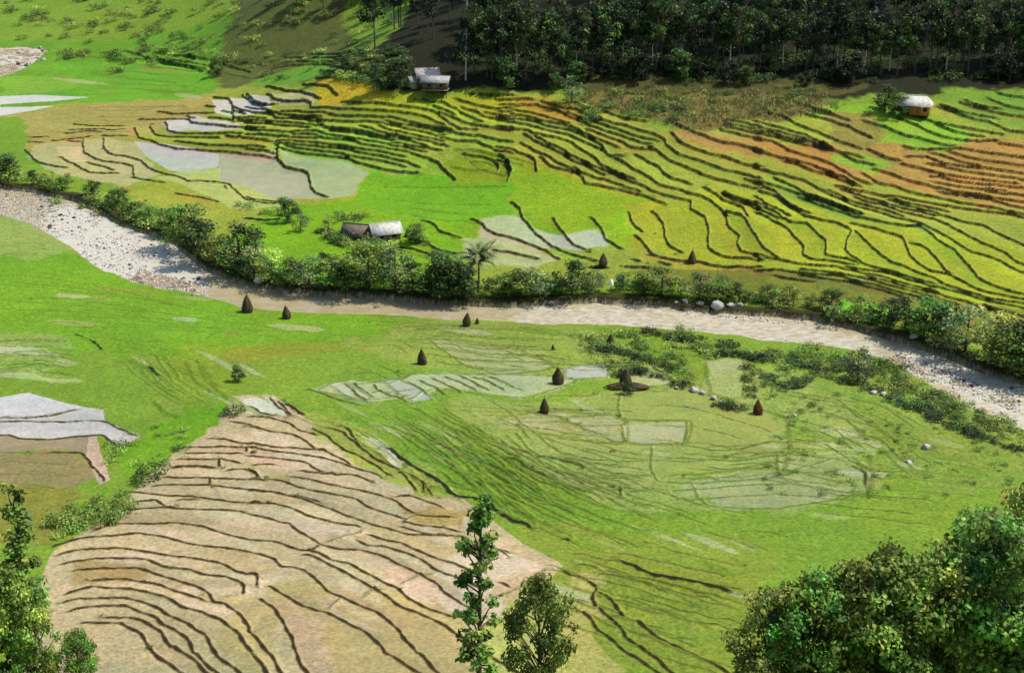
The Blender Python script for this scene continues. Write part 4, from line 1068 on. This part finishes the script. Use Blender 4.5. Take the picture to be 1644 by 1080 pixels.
# scrub on the near side of the river
for i in range(230):
    t = random.random(); px = 945+t*700+random.uniform(-20, 20)
    yc = np.interp(px, [940, 1100, 1200, 1400, 1500, 1640, 1700], [552, 570, 578, 590, 640, 705, 730]); sp = np.interp(px, [940, 1050, 1200, 1400, 1640], [26, 34, 26, 24, 18])
    py = yc+random.gauss(0, .45)*sp
    if 1130 < px < 1250 and py > 575: continue
    plant('shrub' if i % 4 else 'bush', px, py, random.uniform(7, 18), 'shrub', 'low shrub in the scrub strip between the river and the near right paddies', 'shrub', 'scrub between river and near right paddies', 1.35)
for i in range(130):
    px = random.uniform(1230, 1640); py = random.uniform(630, 800)
    strew('field_weeds', 'shrub', px, py, random.uniform(4, 10))
for q in ([(1120,568),(1200,574),(1260,582),(1330,592),(1400,602)], [(1198,580),(1200,606),(1206,640)], [(985,600),(1040,600),(1080,612),(1105,628)], [(1230,604),(1250,618),(1290,616),(1320,600)], [(1360,612),(1400,628),(1480,658),(1560,698),(1630,724)], [(950,560),(1010,568),(1060,586),(1090,600)], [(1040,538),(1100,546),(1180,556)], [(1150,650),(1185,656),(1225,662)]):
    q = np.array(q, float); L_ = np.concatenate([[0], np.cumsum(np.hypot(*np.diff(q, axis=0).T))])
    for t in np.arange(3, L_[-1], 10.5):
        if random.random() < .18: continue
        plant('hedge', np.interp(t, L_, q[:, 0])+random.gauss(0, 3), np.interp(t, L_, q[:, 1])+random.gauss(0, 2), random.uniform(8, 16), 'bush', 'dark bush in the broken hedge between near paddies and river', 'bush', 'broken hedge near the river', 1.5)
HEDGE = [(1215,600,12),(1235,618,14),(1258,624,16),(1275,618,14),(1300,606,12),(1395,585,22),(1412,590,20),(1430,596,16),(1330,600,14),(1345,582,18),(1360,588,20),(1540,690,20),(1555,694,18),(1465,652,18),(1480,658,16),(1500,668,16)]
for px, py, h_ in HEDGE:
    plant('bush', px, py, h_, 'bush', 'dark bush in the broken hedge between near paddies and river', 'bush', 'broken hedge near the river', 1.4, idx=1)
for px, py, h_ in [(232,772,26),(246,762,28),(222,778,18),(366,668,18),(376,664,20)]:
    plant('bush', px, py, h_, 'bush', 'dark bush on the crest along the upper left edge of the brown terraces', 'bush', 'dark bushes on the crest of the brown terraces', 1.2, idx=1)
for i in range(34):
    px = random.uniform(85, 205); py = 865-(px-85)*.42+random.uniform(-22, 12)
    plant('bush', px, py, random.uniform(16, 30), 'bush', 'bright green bush in the thicket left of the brown terraces', 'bush', 'thicket left of the brown terraces', 1.1, idx=(0, 3, 4)[i % 3])
for i in range(26):
    px = random.uniform(170, 300); py = 700+random.uniform(-8, 60)-(px-170)*.1
    plant('shrub', px, py, random.uniform(8, 16), 'shrub', 'light tuft in the grassy gully between the silver and brown paddies', 'shrub', 'tufts in the grassy gully', 1.2, idx=(0, 2)[i % 2])
for (xa, ya, xb, yb, n_) in [(210,82,330,86,14),(330,86,420,112,12),(560,100,640,130,14),(540,128,620,132,10),(150,92,260,104,8),(380,330,440,345,6),(500,360,540,384,9),(535,392,640,398,9),(548,352,590,346,6),(520,385,575,392,10),(530,400,560,384,6),(640,372,690,392,7),(200,100,180,126,4)]:
    for i in range(n_):
        t = random.random(); plant('shrub' if i % 2 else 'bush', xa+(xb-xa)*t+random.gauss(0, 4), ya+(yb-ya)*t+random.gauss(0, 3), random.uniform(7, 15), 'shrub', 'shrub in a loose hedge between fields beyond the river', 'shrub', 'loose hedges between fields beyond the river', 1.4)
# dry tall grass bank: many stems, one mass
r = np.random.default_rng(99); Vg, Cg = [], []
pg = np.stack([r.uniform(925, 1330, 5200), r.uniform(148, 212, 5200)], 1)
yl = np.interp(pg[:, 0], [925, 1050, 1120, 1250, 1330], [160, 190, 206, 190, 170]); pg = pg[(pg[:, 1] < yl+r.normal(size=len(yl))*5) & (vnoise(pg[:, 0], pg[:, 1]*3, 26, 77) > -.45)]
Xg, Yg = hit(pg[:, 0], pg[:, 1])
for x, y in zip(Xg, Yg):
    z = gz(float(x), float(y)); h_ = r.uniform(.4, 1.5); a = r.random()*6.28; dx, dy_ = math.cos(a)*.09, math.sin(a)*.09; lx, ly = r.normal(size=2)*.35
    Vg += [(x-dx, y-dy_, z-.1), (x+dx, y+dy_, z-.1), (x+lx+dx*2.2, y+ly+dy_*2.2, z+h_), (x+lx-dx*1.2, y+ly-dy_*1.2, z+h_*.93)]
    c = np.array([(.20, .17, .06), (.13, .14, .04), (.26, .20, .09), (.09, .12, .03)][r.integers(4)])*r.uniform(.7, 1.3); Cg += [c]*4
tag(link('tall_grass', mesh_np('tall_grass', np.array(Vg), np.arange(len(Vg)).reshape(-1, 4), np.array(Cg), mat=LEAF)), 'dry brown tall grass covering the bank below the forest', 'grass', kind='stuff')
# forest along the top of the slope
nf = 0
for i in range(285):
    if i < 70: px = 735+i*14.2+random.uniform(-6, 6); py = np.interp(px, [735, 900, 1000, 1250, 1640], [124, 126, 106, 118, 116])+random.uniform(-8, 6)
    else: px = random.uniform(600, 1960); py = random.uniform(-75, 108)
    if 640 < px < 735 and py > 90: continue
    h_ = random.uniform(84, 118)*(1 if py > 60 else .85)
    front = i < 70
    plant('forest', px, py, h_, 'forest_tree', f'tall forest tree at the lower edge of the dark wood, {nth(i+1)} stem from the left' if front else 'tall dark tree inside the wood across the top of the slope', 'tree', 'front row of the dark wood' if front else 'trees of the dark wood', .9)
for i in range(26):   # mixed smaller trees make the wood's edge ragged
    px = random.uniform(740, 1660); py = np.interp(px, [735, 900, 1000, 1250, 1640], [140, 142, 124, 134, 130])+random.uniform(-8, 5)
    if 1400 < px < 1520: continue
    plant('woodedge', px, py, random.uniform(22, 50), 'tree', 'small bushy tree at the ragged front edge of the dark wood', 'tree', 'small trees at the edge of the dark wood', 1.2)
for i in range(240):
    strew('wood_undergrowth', 'bush', random.uniform(-60, 640), random.uniform(-70, 74), random.uniform(6, 15), 1.5)
for i in range(60):
    strew('wood_undergrowth', 'bush', random.uniform(420, 640), random.uniform(84, 128), random.uniform(6, 12), 1.6)
for i in range(34):
    px = random.uniform(440, 720); py = random.uniform(-60, 22)+max(0, (random.random()-.5)*60 if px > 560 else 0)
    plant('forest', px, py, random.uniform(40, 62), 'forest_tree', 'dark tree on the far hillside beyond the upper left fields', 'tree', 'trees beyond the upper left fields', 1.3)
for i in range(70):
    strew('wood_undergrowth', 'shrub' if i % 2 else 'bush', random.uniform(925, 1340), random.uniform(140, 186), random.uniform(6, 12), 1.5)
for i in range(190):
    px = random.uniform(560, 1680); py = np.interp(px, [560, 740, 920, 1100, 1640], [140, 140, 128, 135, 130])-random.uniform(0, 60)
    if 645 < px < 735: continue
    strew('wood_undergrowth', 'bush', px, py, random.uniform(9, 18), 1.6, 1)
for i in range(26):
    plant('bush', random.uniform(940, 1110), random.uniform(168, 196), 11, 'bush', 'green bush in the hedge under the dry grass bank', 'bush', 'hedge under the dry grass bank', 1.5, idx=(0, 1)[i % 2])
for i in range(260):   # weeds on bunds and field edges
    k_, v_ = ALL[random.randrange(len(ALL))]; q = v_[random.randrange(len(v_))]
    if -20 < q[0] < 1660 and q[1] < 1090: strew('field_weeds', 'shrub', q[0]+random.gauss(0, 8), q[1]+random.gauss(0, 1.5), random.uniform(2.5, 6), 1.5)
for nm, lb in (('wood_undergrowth', 'low dark undergrowth covering the ground at the foot of the wood and the grass bank'), ('field_weeds', 'tiny tufts of weeds scattered over the fields and their bunds')):
    L = BUCKET[nm]; v = np.vstack([a for a, b in L]); c = np.vstack([b for a, b in L])
    tag(link(nm, mesh_np(nm, v, np.arange(len(v)).reshape(-1, 4), np.clip(c, .004, .6), mat=LEAF)), lb, 'undergrowth' if nm[0] == 'w' else 'weeds', kind='stuff')
# foreground trees
for (key, px, py, h_, wd, nm, lb) in [
 ('slim',48,1085,296,1.0,'slim_tree','tall slim dark tree rising from the foliage at the lower left'),
 ('near',-4,1120,205,.66,'tree','broad leafy tree filling the lower left corner'),
 ('near',66,1150,170,.62,'tree','rounded leafy tree right of the slim tree at the lower left'),
 ('near',130,1140,95,.8,'tree','low leafy tree at the bottom edge under the brown terraces'),
 ('near',-50,1040,200,.8,'tree','leafy tree cut by the left edge of the picture near the bottom'),
 ('slim',768,1120,322,1.0,'slim_tree','tall slim tree with open branches in front of the brown terraces, bottom centre'),
 ('near',866,1110,186,.68,'tree','rounded leafy tree right of the slim tree at the bottom centre'),
 ('near',1226,1140,165,.95,'tree','leftmost tree of the big thicket at the lower right'),
 ('near',1292,1160,195,.9,'tree','second tree from the left in the thicket at the lower right'),
 ('near',1362,1150,205,.9,'tree','third tree from the left in the thicket at the lower right'),
 ('near',1432,1140,225,.9,'tree','fourth tree from the left in the thicket at the lower right'),
 ('near',1500,1120,235,.9,'tree','middle tall tree of the thicket at the lower right'),
 ('near',1562,1075,255,.85,'tree','tree on the right side of the lower right thicket, second from the edge'),
 ('near',1626,1030,240,.85,'tree','topmost tree of the lower right thicket at the picture edge'),
 ('near',1610,1150,270,.9,'tree','tree in the very bottom right corner'),
 ('near',1690,940,170,.9,'tree','small tree cut by the right picture edge above the thicket')]:
    plant(key, px, py, h_, nm, lb, 'tree', None, wd)

# ---------------------------------------------------------------- straw stacks
def straw_mat(name, a, b):
    m = M(name); tc = m.new('ShaderNodeTexCoord').outputs['Object']; mp = m.new('ShaderNodeMapping'); mp.inputs['Scale'].default_value = (9, 9, 1.2); m.l(tc, mp.inputs['Vector'])
    n = m.noise(1.4, 5, mp.outputs[0], .7); m.l(m.ramp(n, .3, .7, a, b), m.b.inputs['Base Color']); m.b.inputs['Roughness'].default_value = .95; m.bump(n, .8, .15); return m.m
STRAW = straw_mat('old_straw', (.018, .013, .006), (.11, .078, .034)); RED = straw_mat('rusty_straw', (.03, .010, .003), (.13, .045, .015)); WOOD = bark_mat('weathered_wood', (.12, .09, .06), (.05, .035, .025))
def stack_mesh(seed, H=3.4, R=.95):
    r = np.random.default_rng(seed); prof = [(0, .82), (.12, .95), (.3, 1), (.5, .86), (.68, .6), (.84, .34), (.95, .13), (1, .03)]; n = 20; V = []
    for f, q in prof:
        for k in range(n):
            a = 6.283*k/n; q2 = q*R*(1+.09*r.normal()+.06*math.sin(3*a+seed)); V.append((q2*math.cos(a), q2*math.sin(a), H*f*(1+.012*r.normal())-.1))
    Fs = [(i*n+k, i*n+(k+1) % n, (i+1)*n+(k+1) % n, (i+1)*n+k) for i in range(len(prof)-1) for k in range(n)]
    # hanging straw ends
    for k in range(280):
        a = r.random()*6.283; f = r.uniform(.05, .9); q = np.interp(f, [p[0] for p in prof], [p[1] for p in prof])*R*1.03; t = np.array((-math.sin(a), math.cos(a), 0))*.07
        p = np.array((q*math.cos(a), q*math.sin(a), H*f)); e = p*np.array((1.12, 1.12, 1))-np.array((0, 0, r.uniform(.2, .55))); b = len(V); V += [tuple(p-t), tuple(p+t), tuple(e+t*.5), tuple(e-t*.5)]; Fs.append((b, b+1, b+2, b+3))
    return np.array(V), np.array(Fs)
SM = [stack_mesh(s) for s in (1, 2, 3)]
STACKS = [(397,501,31,'tall straw stack, the left one of two in front of the brown water',0),(461,511,23,'small straw stack, the right one of two in front of the brown water',0),
 (749,522,23,'straw stack at the near river edge below the palm',0),(766,519,11,'tiny straw heap just right of the stack below the palm',0),(678,584,28,'dark straw stack standing alone in the middle of the near green fields',0),
 (980,556,23,'straw stack in the scrub close to the near river bank',0),(896,616,30,'pointed straw stack at the left end of the small silver paddy',0),(874,662,27,'dark straw stack at the corner of the pale paddy',0),
 (1004,620,30,'straw stack in the middle of the long dark straw heap',0),(1111,421,24,'straw stack on the far terraces, above the bank trees',0),(968,428,22,'brown straw stack among the small paddies on the far bank',0),(1217,664,26,'rusty red straw stack in the near right fields',1),(888,562,9,'tiny dark straw heap in the near green fields',0)]
for i, (px, py, h_, lb, red) in enumerate(STACKS):
    X, Y = hit(px, py); X = float(X[0]); Y = float(Y[0]); z = gz(X, Y); s = h_/(F/depth(Y, z)*.95)/3.7
    e = bpy.data.objects.new('straw_stack', None); COL.objects.link(e); e.location = (X, Y, z); e.scale = (s, s, s); e.rotation_euler = (random.uniform(-.09, .09), random.uniform(-.1, .1), random.random()*6)
    e.scale = (s*random.uniform(.85, 1.2), s*random.uniform(.85, 1.2), s)
    tag(e, lb, 'straw stack', 'straw stacks in the fields'); v, f = SM[i % 3]
    link('straw', mesh_np('straw', v, f, smooth_=True, mat=RED if red else STRAW), e)
    v, f = tube([(0, 0, -.2), (0, 0, 2), (.03, 0, 3.75)], [.06, .06, .04], 6); link('pole', mesh_np('pole', v, f, mat=WOOD), e)
X, Y = hit(1006, 622); X = float(X[0]); Y = float(Y[0])
v, f = stack_mesh(9, 1.3, 1.0); v = v*np.array((4.0, 1.3, 1)); tag(link('straw_heap', mesh_np('straw_heap', v, f, smooth_=True, mat=STRAW), None, (X, Y-.6, gz(X, Y))), 'long low dark straw heap around the foot of a stack in the near fields', 'straw heap')

# ---------------------------------------------------------------- boulders
def rock_mat(name, a, b):
    m = M(name); n = m.noise(1.7, 6); n2 = m.noise(.6, 3); m.l(m.mix(1.0, m.ramp(n, .3, .7, a, b), m.ramp(n2, .3, .7, (.7, .7, .7), (1.1, 1.1, 1.1)), 'MULTIPLY'), m.b.inputs['Base Color']); m.b.inputs['Roughness'].default_value = .85; m.bump(n, .6, .2); return m.m
ROCK = rock_mat('pale_boulder', (.20, .18, .16), (.42, .39, .36)); DROCK = rock_mat('dark_boulder', (.03, .028, .025), (.10, .09, .08))
import bmesh
def rock_mesh(seed, sub=3):
    bm_ = bmesh.new(); bmesh.ops.create_icosphere(bm_, subdivisions=sub, radius=1); r = random.Random(seed)
    pl = [(Vector((r.gauss(0, 1), r.gauss(0, 1), r.gauss(0, .8))).normalized(), r.uniform(.55, .9)) for _ in range(11)]
    for v in bm_.verts:
        c = v.co.copy()
        for n, d in pl:
            k = c.dot(n)
            if k > d: c -= n*(k-d)*.85
        v.co = c*(1+r.uniform(-.02, .02)); v.co.z *= .72
    me = bpy.data.meshes.new('boulder'); bm_.to_mesh(me); bm_.free(); me.polygons.foreach_set('use_smooth', [True]*len(me.polygons)); return me
RM = {0: [], 1: []}
for c_, mt in ((0, ROCK), (1, DROCK)):
    for i in range(5):
        me = rock_mesh(i+10*c_); me.materials.append(mt); RM[c_].append(me)
def boulder(px, py, wpx, lb, group, dk=0, flat=1.0):
    X, Y = hit(px, py); X = float(X[0]); Y = float(Y[0]); z = gz(X, Y); s = wpx/(F/depth(Y, z))/2
    if dk == 0 or True: z = max(z, float(basez(X, Y))-.5)
    tag(link('boulder', random.choice(RM[dk]), None, (X, Y, z+s*.22), (random.uniform(-.2, .2), random.uniform(-.2, .2), random.random()*6), (s, s*random.uniform(.7, .95), s*flat)), lb, 'boulder', group)
BO = [(1150,498,28,'largest pale boulder at the far water edge, right of centre'),(1172,496,16,'pale boulder touching the right side of the largest river-edge boulder'),(1100,491,13,'upright pale boulder at the far water edge, left of the largest one'),(1086,492,8,'small white boulder leftmost of the far-edge boulder row'),(1124,494,14,'grey boulder between the upright and the largest river-edge boulders'),(1132,483,12,'grey boulder up on the bank behind the largest river-edge boulder'),
 (1188,494,12,'pale boulder at the right end of the boulder row by the far water edge'),(416,459,21,'flat pale boulder at the far edge of the brown water on the left'),(458,468,12,'small pale boulder at the far water edge above the small straw stack'),(645,478,15,'pale boulder at the foot of the dark bank left of the palm'),(885,487,13,'white boulder where the shallows begin, right of the palm'),(845,470,10,'grey boulder on the bank below the grey-green tree right of the palm'),
 (1606,597,18,'white boulder at the far water edge near the right picture edge'),(1590,590,14,'tan boulder next to the white one near the right picture edge'),(1466,551,15,'pale boulder on the far right bank, left of a pair'),(1490,558,13,'pale boulder on the far right bank, right of a pair'),
 (1114,628,17,'white boulder at the left end of the stone row in the near paddies'),(1128,632,12,'dark-topped boulder second in the stone row in the near paddies'),(1146,640,16,'pinkish boulder in the middle of the stone row in the near paddies'),(1158,646,11,'small white boulder near the right end of the stone row in the near paddies'),(1086,624,9,'lone square white stone left of the stone row in the near paddies'),(1103,653,9,'flat pale stone in the near paddy below the stone row'),
 (1402,632,15,'leftmost grey boulder of the pile in the near right field'),(1418,634,14,'second grey boulder of the pile in the near right field'),(1432,638,15,'third grey boulder of the pile in the near right field'),(1444,643,12,'rightmost grey boulder of the pile in the near right field'),(1474,652,12,'grey boulder just right of the pile in the near right field'),(1498,662,10,'small grey boulder at the hedge, right of the pile'),
 (1262,670,9,'pale stone right of the rusty straw stack'),(1276,668,8,'second pale stone right of the rusty straw stack'),(1486,720,20,'flat white stone in the near right green field'),(1460,742,12,'small white stone in the near right green field'),(158,826,14,'grey boulder in the thicket left of the brown terraces'),(300,385,16,'flat pale boulder under the trees at the left river bend'),(1384,606,10,'pale stone at the foot of the slender tree near the river')]
for i, (px, py, wp, lb) in enumerate(BO): boulder(px, py, wp, lb, 'boulders by the river and in the fields', 0, .8)
for i in range(110):
    t = random.random()
    if i < 66: px = random.uniform(-10, 320); yc = np.interp(px, [0, 130, 200, 330], [322, 362, 412, 450]); py = yc+random.gauss(0, 1)*np.interp(px, [0, 200, 330], [15, 22, 12])
    elif i < 80: px = random.uniform(0, 70); py = random.uniform(82, 112)-px*.15
    else: px = random.uniform(1430, 1650); py = np.interp(px, [1430, 1640], [562, 650])+random.gauss(0, 10)
    dk = 1 if random.random() < .3 else 0
    boulder(px, py, random.uniform(4, 9.5), ('small dark' if dk else 'small pale')+(' boulder in the stony river bend on the left' if i < 66 else ' boulder in the river at the upper left corner' if i < 80 else ' boulder in the stony river bed on the right'), ('stones of the left river bend' if i < 66 else 'stones of the upper left river' if i < 80 else 'stones of the right river bed'), dk)
# loose stones, uncountable
r = np.random.default_rng(5); ico = rock_mesh(3, 1); iv = np.array([v.co[:] for v in ico.vertices]); ifc = np.array([p.vertices[:] for p in ico.polygons])
pts = []
ii = np.argwhere((RD > 0.2) & (bar > .25)); ii = ii[(ii[:, 0] > 50)]
sel = ii[r.choice(len(ii), 4200)]; Vs, Fs, Cs = [], [], []
for k, (a, b) in enumerate(sel):
    s = r.uniform(.10, .30)*r.uniform(.8, 1.3); an = r.random()*6.28; ca, sa = math.cos(an), math.sin(an)
    q = iv*s; q = np.stack([q[:, 0]*ca-q[:, 1]*sa, q[:, 0]*sa+q[:, 1]*ca, q[:, 2]], 1)+np.array([GX[a, b], GY[a, b], max(GZ[a, b], rz[a, b])+s*.2])
    Vs.append(q); Fs.append(ifc+k*len(iv)); c = r.choice([.45, .35, .25, .55, .08]); Cs.append(np.tile(np.array([c, c*.95, c*.9]), (len(iv), 1)))
def vc_mat(name):
    m = M(name); m.l(attr(m, 'Col').outputs['Color'], m.b.inputs['Base Color']); m.b.inputs['Roughness'].default_value = .9; return m.m
tag(link('river_gravel', mesh_np('river_gravel', np.vstack(Vs), np.vstack(Fs), np.vstack(Cs), mat=vc_mat('pebble'))), 'loose pale stones strewn over the gravel bars of the river', 'gravel', kind='stuff')

# ---------------------------------------------------------------- houses
def box(x0, x1, y0, y1, z0, z1):
    V = np.array([(x, y, z) for z in (z0, z1) for x, y in ((x0, y0), (x1, y0), (x1, y1), (x0, y1))], float)
    return V, np.array([(0, 3, 2, 1), (4, 5, 6, 7), (0, 1, 5, 4), (1, 2, 6, 5), (2, 3, 7, 6), (3, 0, 4, 7)])
def boxes(L): return join([box(*b) for b in L])
def slab(quad, th):
    q = np.array(quad, float); n = np.cross(q[1]-q[0], q[3]-q[0]); n /= np.linalg.norm(n); n = n*(1 if n[2] > 0 else -1)
    V = np.vstack([q-n*th, q]); return V, np.array([(3, 2, 1, 0), (4, 5, 6, 7), (0, 1, 5, 4), (1, 2, 6, 5), (2, 3, 7, 6), (3, 0, 4, 7)])
def roof_mat(name, a, b, freq=3.0, ax='X'):
    m = M(name); tc = m.new('ShaderNodeTexCoord').outputs['Object']; n = m.noise(1.1, 5, tc, .7)
    wv = m.new('ShaderNodeTexWave', wave_type='BANDS', bands_direction=ax); wv.inputs['Scale'].default_value = freq; wv.inputs['Distortion'].default_value = .6; m.l(tc, wv.inputs['Vector'])
    c = m.ramp(n, .32, .7, a, b); m.l(m.mix(.35, c, m.mix(1.0, c, m.ramp(wv.outputs['Fac'], 0, .6, (.5, .5, .5), (1.1, 1.1, 1.1)), 'MULTIPLY')), m.b.inputs['Base Color']); m.b.inputs['Roughness'].default_value = .75; m.bump(wv.outputs['Fac'], .6, .08); return m.m
def plank_mat(name, a, b):
    m = M(name); tc = m.new('ShaderNodeTexCoord').outputs['Object']; mp = m.new('ShaderNodeMapping'); mp.inputs['Scale'].default_value = (5, 5, .5); m.l(tc, mp.inputs['Vector'])
    n = m.noise(1.2, 4, mp.outputs[0], .7); m.l(m.ramp(n, .3, .7, a, b), m.b.inputs['Base Color']); m.b.inputs['Roughness'].default_value = .9; m.bump(n, .5, .08); return m.m
WHITE = roof_mat('white_roof_sheet', (.26, .25, .21), (.62, .60, .53)); GREYR = roof_mat('grey_roof_sheet', (.16, .16, .15), (.42, .40, .38)); PINKR = roof_mat('pinkish_roof_sheet', (.28, .24, .22), (.60, .54, .50)); THATCH = roof_mat('grey_thatch', (.07, .058, .042), (.22, .18, .13), 9)
ORANGE = plank_mat('orange_wall', (.34, .085, .02), (.55, .17, .04)); BROWN = plank_mat('brown_plank', (.05, .032, .02), (.15, .10, .06)); TANW = plank_mat('tan_plank', (.17, .11, .06), (.36, .25, .14)); GRYW = plank_mat('grey_plank', (.14, .15, .12), (.30, .30, .25)); BLK = plank_mat('dark_opening', (.012, .01, .008), (.025, .02, .016)); FRM = plank_mat('frame_wood', (.10, .07, .045), (.2, .15, .1))
def house(px, py, rot, L, Wd, hw, rise, over, roofm, wallm, name, label, cat, hip=0.0, stilts=0.0, open_left=0.0, wall2=None):
    """front is -y (towards the valley); ridge along x"""
    X, Y = hit(px, py); X = float(X[0]); Y = float(Y[0]); z = gz(X, Y)
    e = bpy.data.objects.new(name, None); COL.objects.link(e); e.location = (X, Y, z); e.rotation_euler = (0, 0, rot); tag(e, label, cat)
    x0, x1, y0, y1 = -L/2, L/2, -Wd/2, Wd/2; z0 = stilts; z1 = stilts+hw; xs = x0+L*open_left; t = .14
    def add(nm, vf, m, par=e): return link(nm, mesh_np(nm, vf[0], vf[1], mat=m), par)
    W_ = [(xs, x1, y0, y0+t, z0-.3 if not stilts else z0, z1), (x0, x1, y1-t, y1, z0-.8 if not stilts else z0, z1), (x0 if not open_left else xs, (x0 if not open_left else xs)+t, y0+t, y1-t, z0, z1), (x1-t, x1, y0+t, y1-t, z0-.5 if not stilts else z0, z1)]
    vf = [box(*b) for b in W_]
    if hip == 0:
        for gx in (x0, x1-t):
            g = np.array([(gx, y0, z1), (gx, y1, z1), (gx, 0, z1+rise*.98), (gx, 0, z1+rise*.98), (gx+t, y0, z1), (gx+t, y1, z1), (gx+t, 0, z1+rise*.98), (gx+t, 0, z1+rise*.98)]); vf.append((g, np.array([(0, 1, 2, 3), (4, 7, 6, 5), (0, 4, 5, 1), (1, 5, 6, 2), (2, 6, 4, 0)])))
    add('wall', join(vf), wallm)
    if wall2: add('side_wall', boxes([(x0, xs, y1-t-1.6, y1-t-1.5, z0, z1-.1), (x0, x0+.1, y0+.3, y1-.3, z0, z0+hw*.5)]), wall2)
    rx0, rx1, ry0, ry1 = x0-over, x1+over, y0-over, y1+over; zr = z1+rise; ze = z1-rise*over/(Wd/2); hx = hip*Wd/2
    A, B, C_, D_ = (rx0, ry0, ze), (rx1, ry0, ze), (rx1, ry1, ze), (rx0, ry1, ze); R0, R1 = (rx0+hx, 0, zr), (rx1-hx, 0, zr)
    # roof planes split in sheets so the surface is not one flat face
    rf = [slab([A, B, R1, R0], .12), slab([C_, D_, R0, R1], .12)]
    if hip: rf += [slab([B, C_, R1, R1], .12), slab([D_, A, R0, R0], .12)]
    ro = add('roof', join(rf), roofm)
    v, f = tube([(R0[0]-.02, 0, zr+.03), ((R0[0]+R1[0])/2, 0, zr+.02), (R1[0]+.02, 0, zr+.03)], [.13, .13, .13], 6); add('ridge_cap', (v, f), roofm, ro)
    dz0 = z0; dx = (xs+x1)/2
    add('door', boxes([(dx-.55, dx+.55, y0-.05, y0-.003, dz0, dz0+2.0)]), FRM)
    for wx in ([dx-L*.22, dx+L*.26] if L*(1-open_left) > 6 else [dx+L*.2]):
        wn = add('window', boxes([(wx-.5, wx+.5, y0-.04, y0-.003, z0+.9, z0+1.8)]), BLK)
        add('frame', boxes([(wx-.6, wx-.5, y0-.07, y0-.003, z0+.8, z0+1.9), (wx+.5, wx+.6, y0-.07, y0-.003, z0+.8, z0+1.9), (wx-.5, wx+.5, y0-.07, y0-.003, z0+.8, z0+.9), (wx-.5, wx+.5, y0-.07, y0-.003, z0+1.8, z0+1.9)]), FRM, wn)
    if stilts:
        add('floor_deck', boxes([(x0-.3, x1+.3, y0-.8, y0-.08, z0-.2, z0-.02), (x0-.3, x1+.3, y0-.05, y1+.1, z0-.2, z0-.003)]), FRM)
        for i in range(4):
            for yy in (y0, y1):
                xx = x0+.1+(L-.2)*i/3; add('post', box(xx-.12, xx+.12, yy-.12, yy+.12, -1.5, z0-.205), WOOD)
    if open_left:
        for xx in (x0+.1, (x0+xs)/2): add('post', box(xx-.09, xx+.09, y0-.3, y0-.12, -.6, z1-.12), WOOD)
    return e
house(1467,183,-.32,8.6,5.6,3.0,1.9,.9,WHITE,ORANGE,'hut','hut with bright white hipped roof and orange wall at the top of the right terraces','hut',hip=.7,open_left=.36,wall2=GRYW)
house(700,152,-.12,7.6,4.8,2.6,1.3,.7,GREYR,BROWN,'farmhouse','lower hill farmhouse with grey roof and brown plank walls on stilts below the wood','house',stilts=1.8)
house(686,134,.25,6.6,4.6,2.6,2.1,.6,PINKR,BROWN,'farmhouse','upper hill farmhouse with steep pale pinkish roof behind the grey-roofed one','house')
house(667,140,.5,4.0,3.2,2.2,1.1,.5,GREYR,GRYW,'shed','small grey shed at the left side of the hill farmhouses','shed')
house(618,384,.42,7.0,4.4,2.5,1.9,.7,WHITE,TANW,'farmhouse','riverside farmhouse with pale grey-white gable roof and tan plank walls','house',stilts=.0)
house(572,382,-.32,6.0,4.2,1.7,2.1,.6,THATCH,BROWN,'thatched_shed','dark grey thatched shed joined to the left of the riverside farmhouse','shed')
# small things in the farm yard
for i, (px, py, hh_) in enumerate([(655,380,13),(662,384,13)]):
    X, Y = hit(px, py); X = float(X[0]); Y = float(Y[0]); v, f = stack_mesh(20+i, 1.9, .8)
    tag(link('straw_heap', mesh_np('straw_heap', v, f, smooth_=True, mat=STRAW), None, (X, Y, gz(X, Y))), ('left' if i == 0 else 'right')+' one of two dark straw heaps right of the riverside farmhouse', 'straw heap')
X, Y = hit(981, 480); X = float(X[0]); Y = float(Y[0]); z = gz(X, Y)
e = bpy.data.objects.new('scarecrow', None); COL.objects.link(e); e.location = (X, Y, z); tag(e, 'upright post hung with a white cloth at the grassy far water edge', 'post')
v, f = tube([(0, 0, -.3), (0, 0, 1.5), (0, 0, 3.5)], [.12, .1, .08], 7); link('pole', mesh_np('pole', v, f, mat=BARK), e)
m = M('white_cloth'); m.l(m.mix(m.noise(3), (.55, .56, .5), (.8, .8, .76)), m.b.inputs['Base Color'])
v, f = tube([(0, 0, 2.0), (.02, 0, 2.3), (0, 0, 2.9), (0, 0, 3.4), (0, 0, 3.6)], [.42, .5, .46, .3, .08], 10); link('cloth', mesh_np('cloth', v, f, smooth_=True, mat=m.m), e)
print('verts', len(V), 'objects', len(bpy.data.objects))
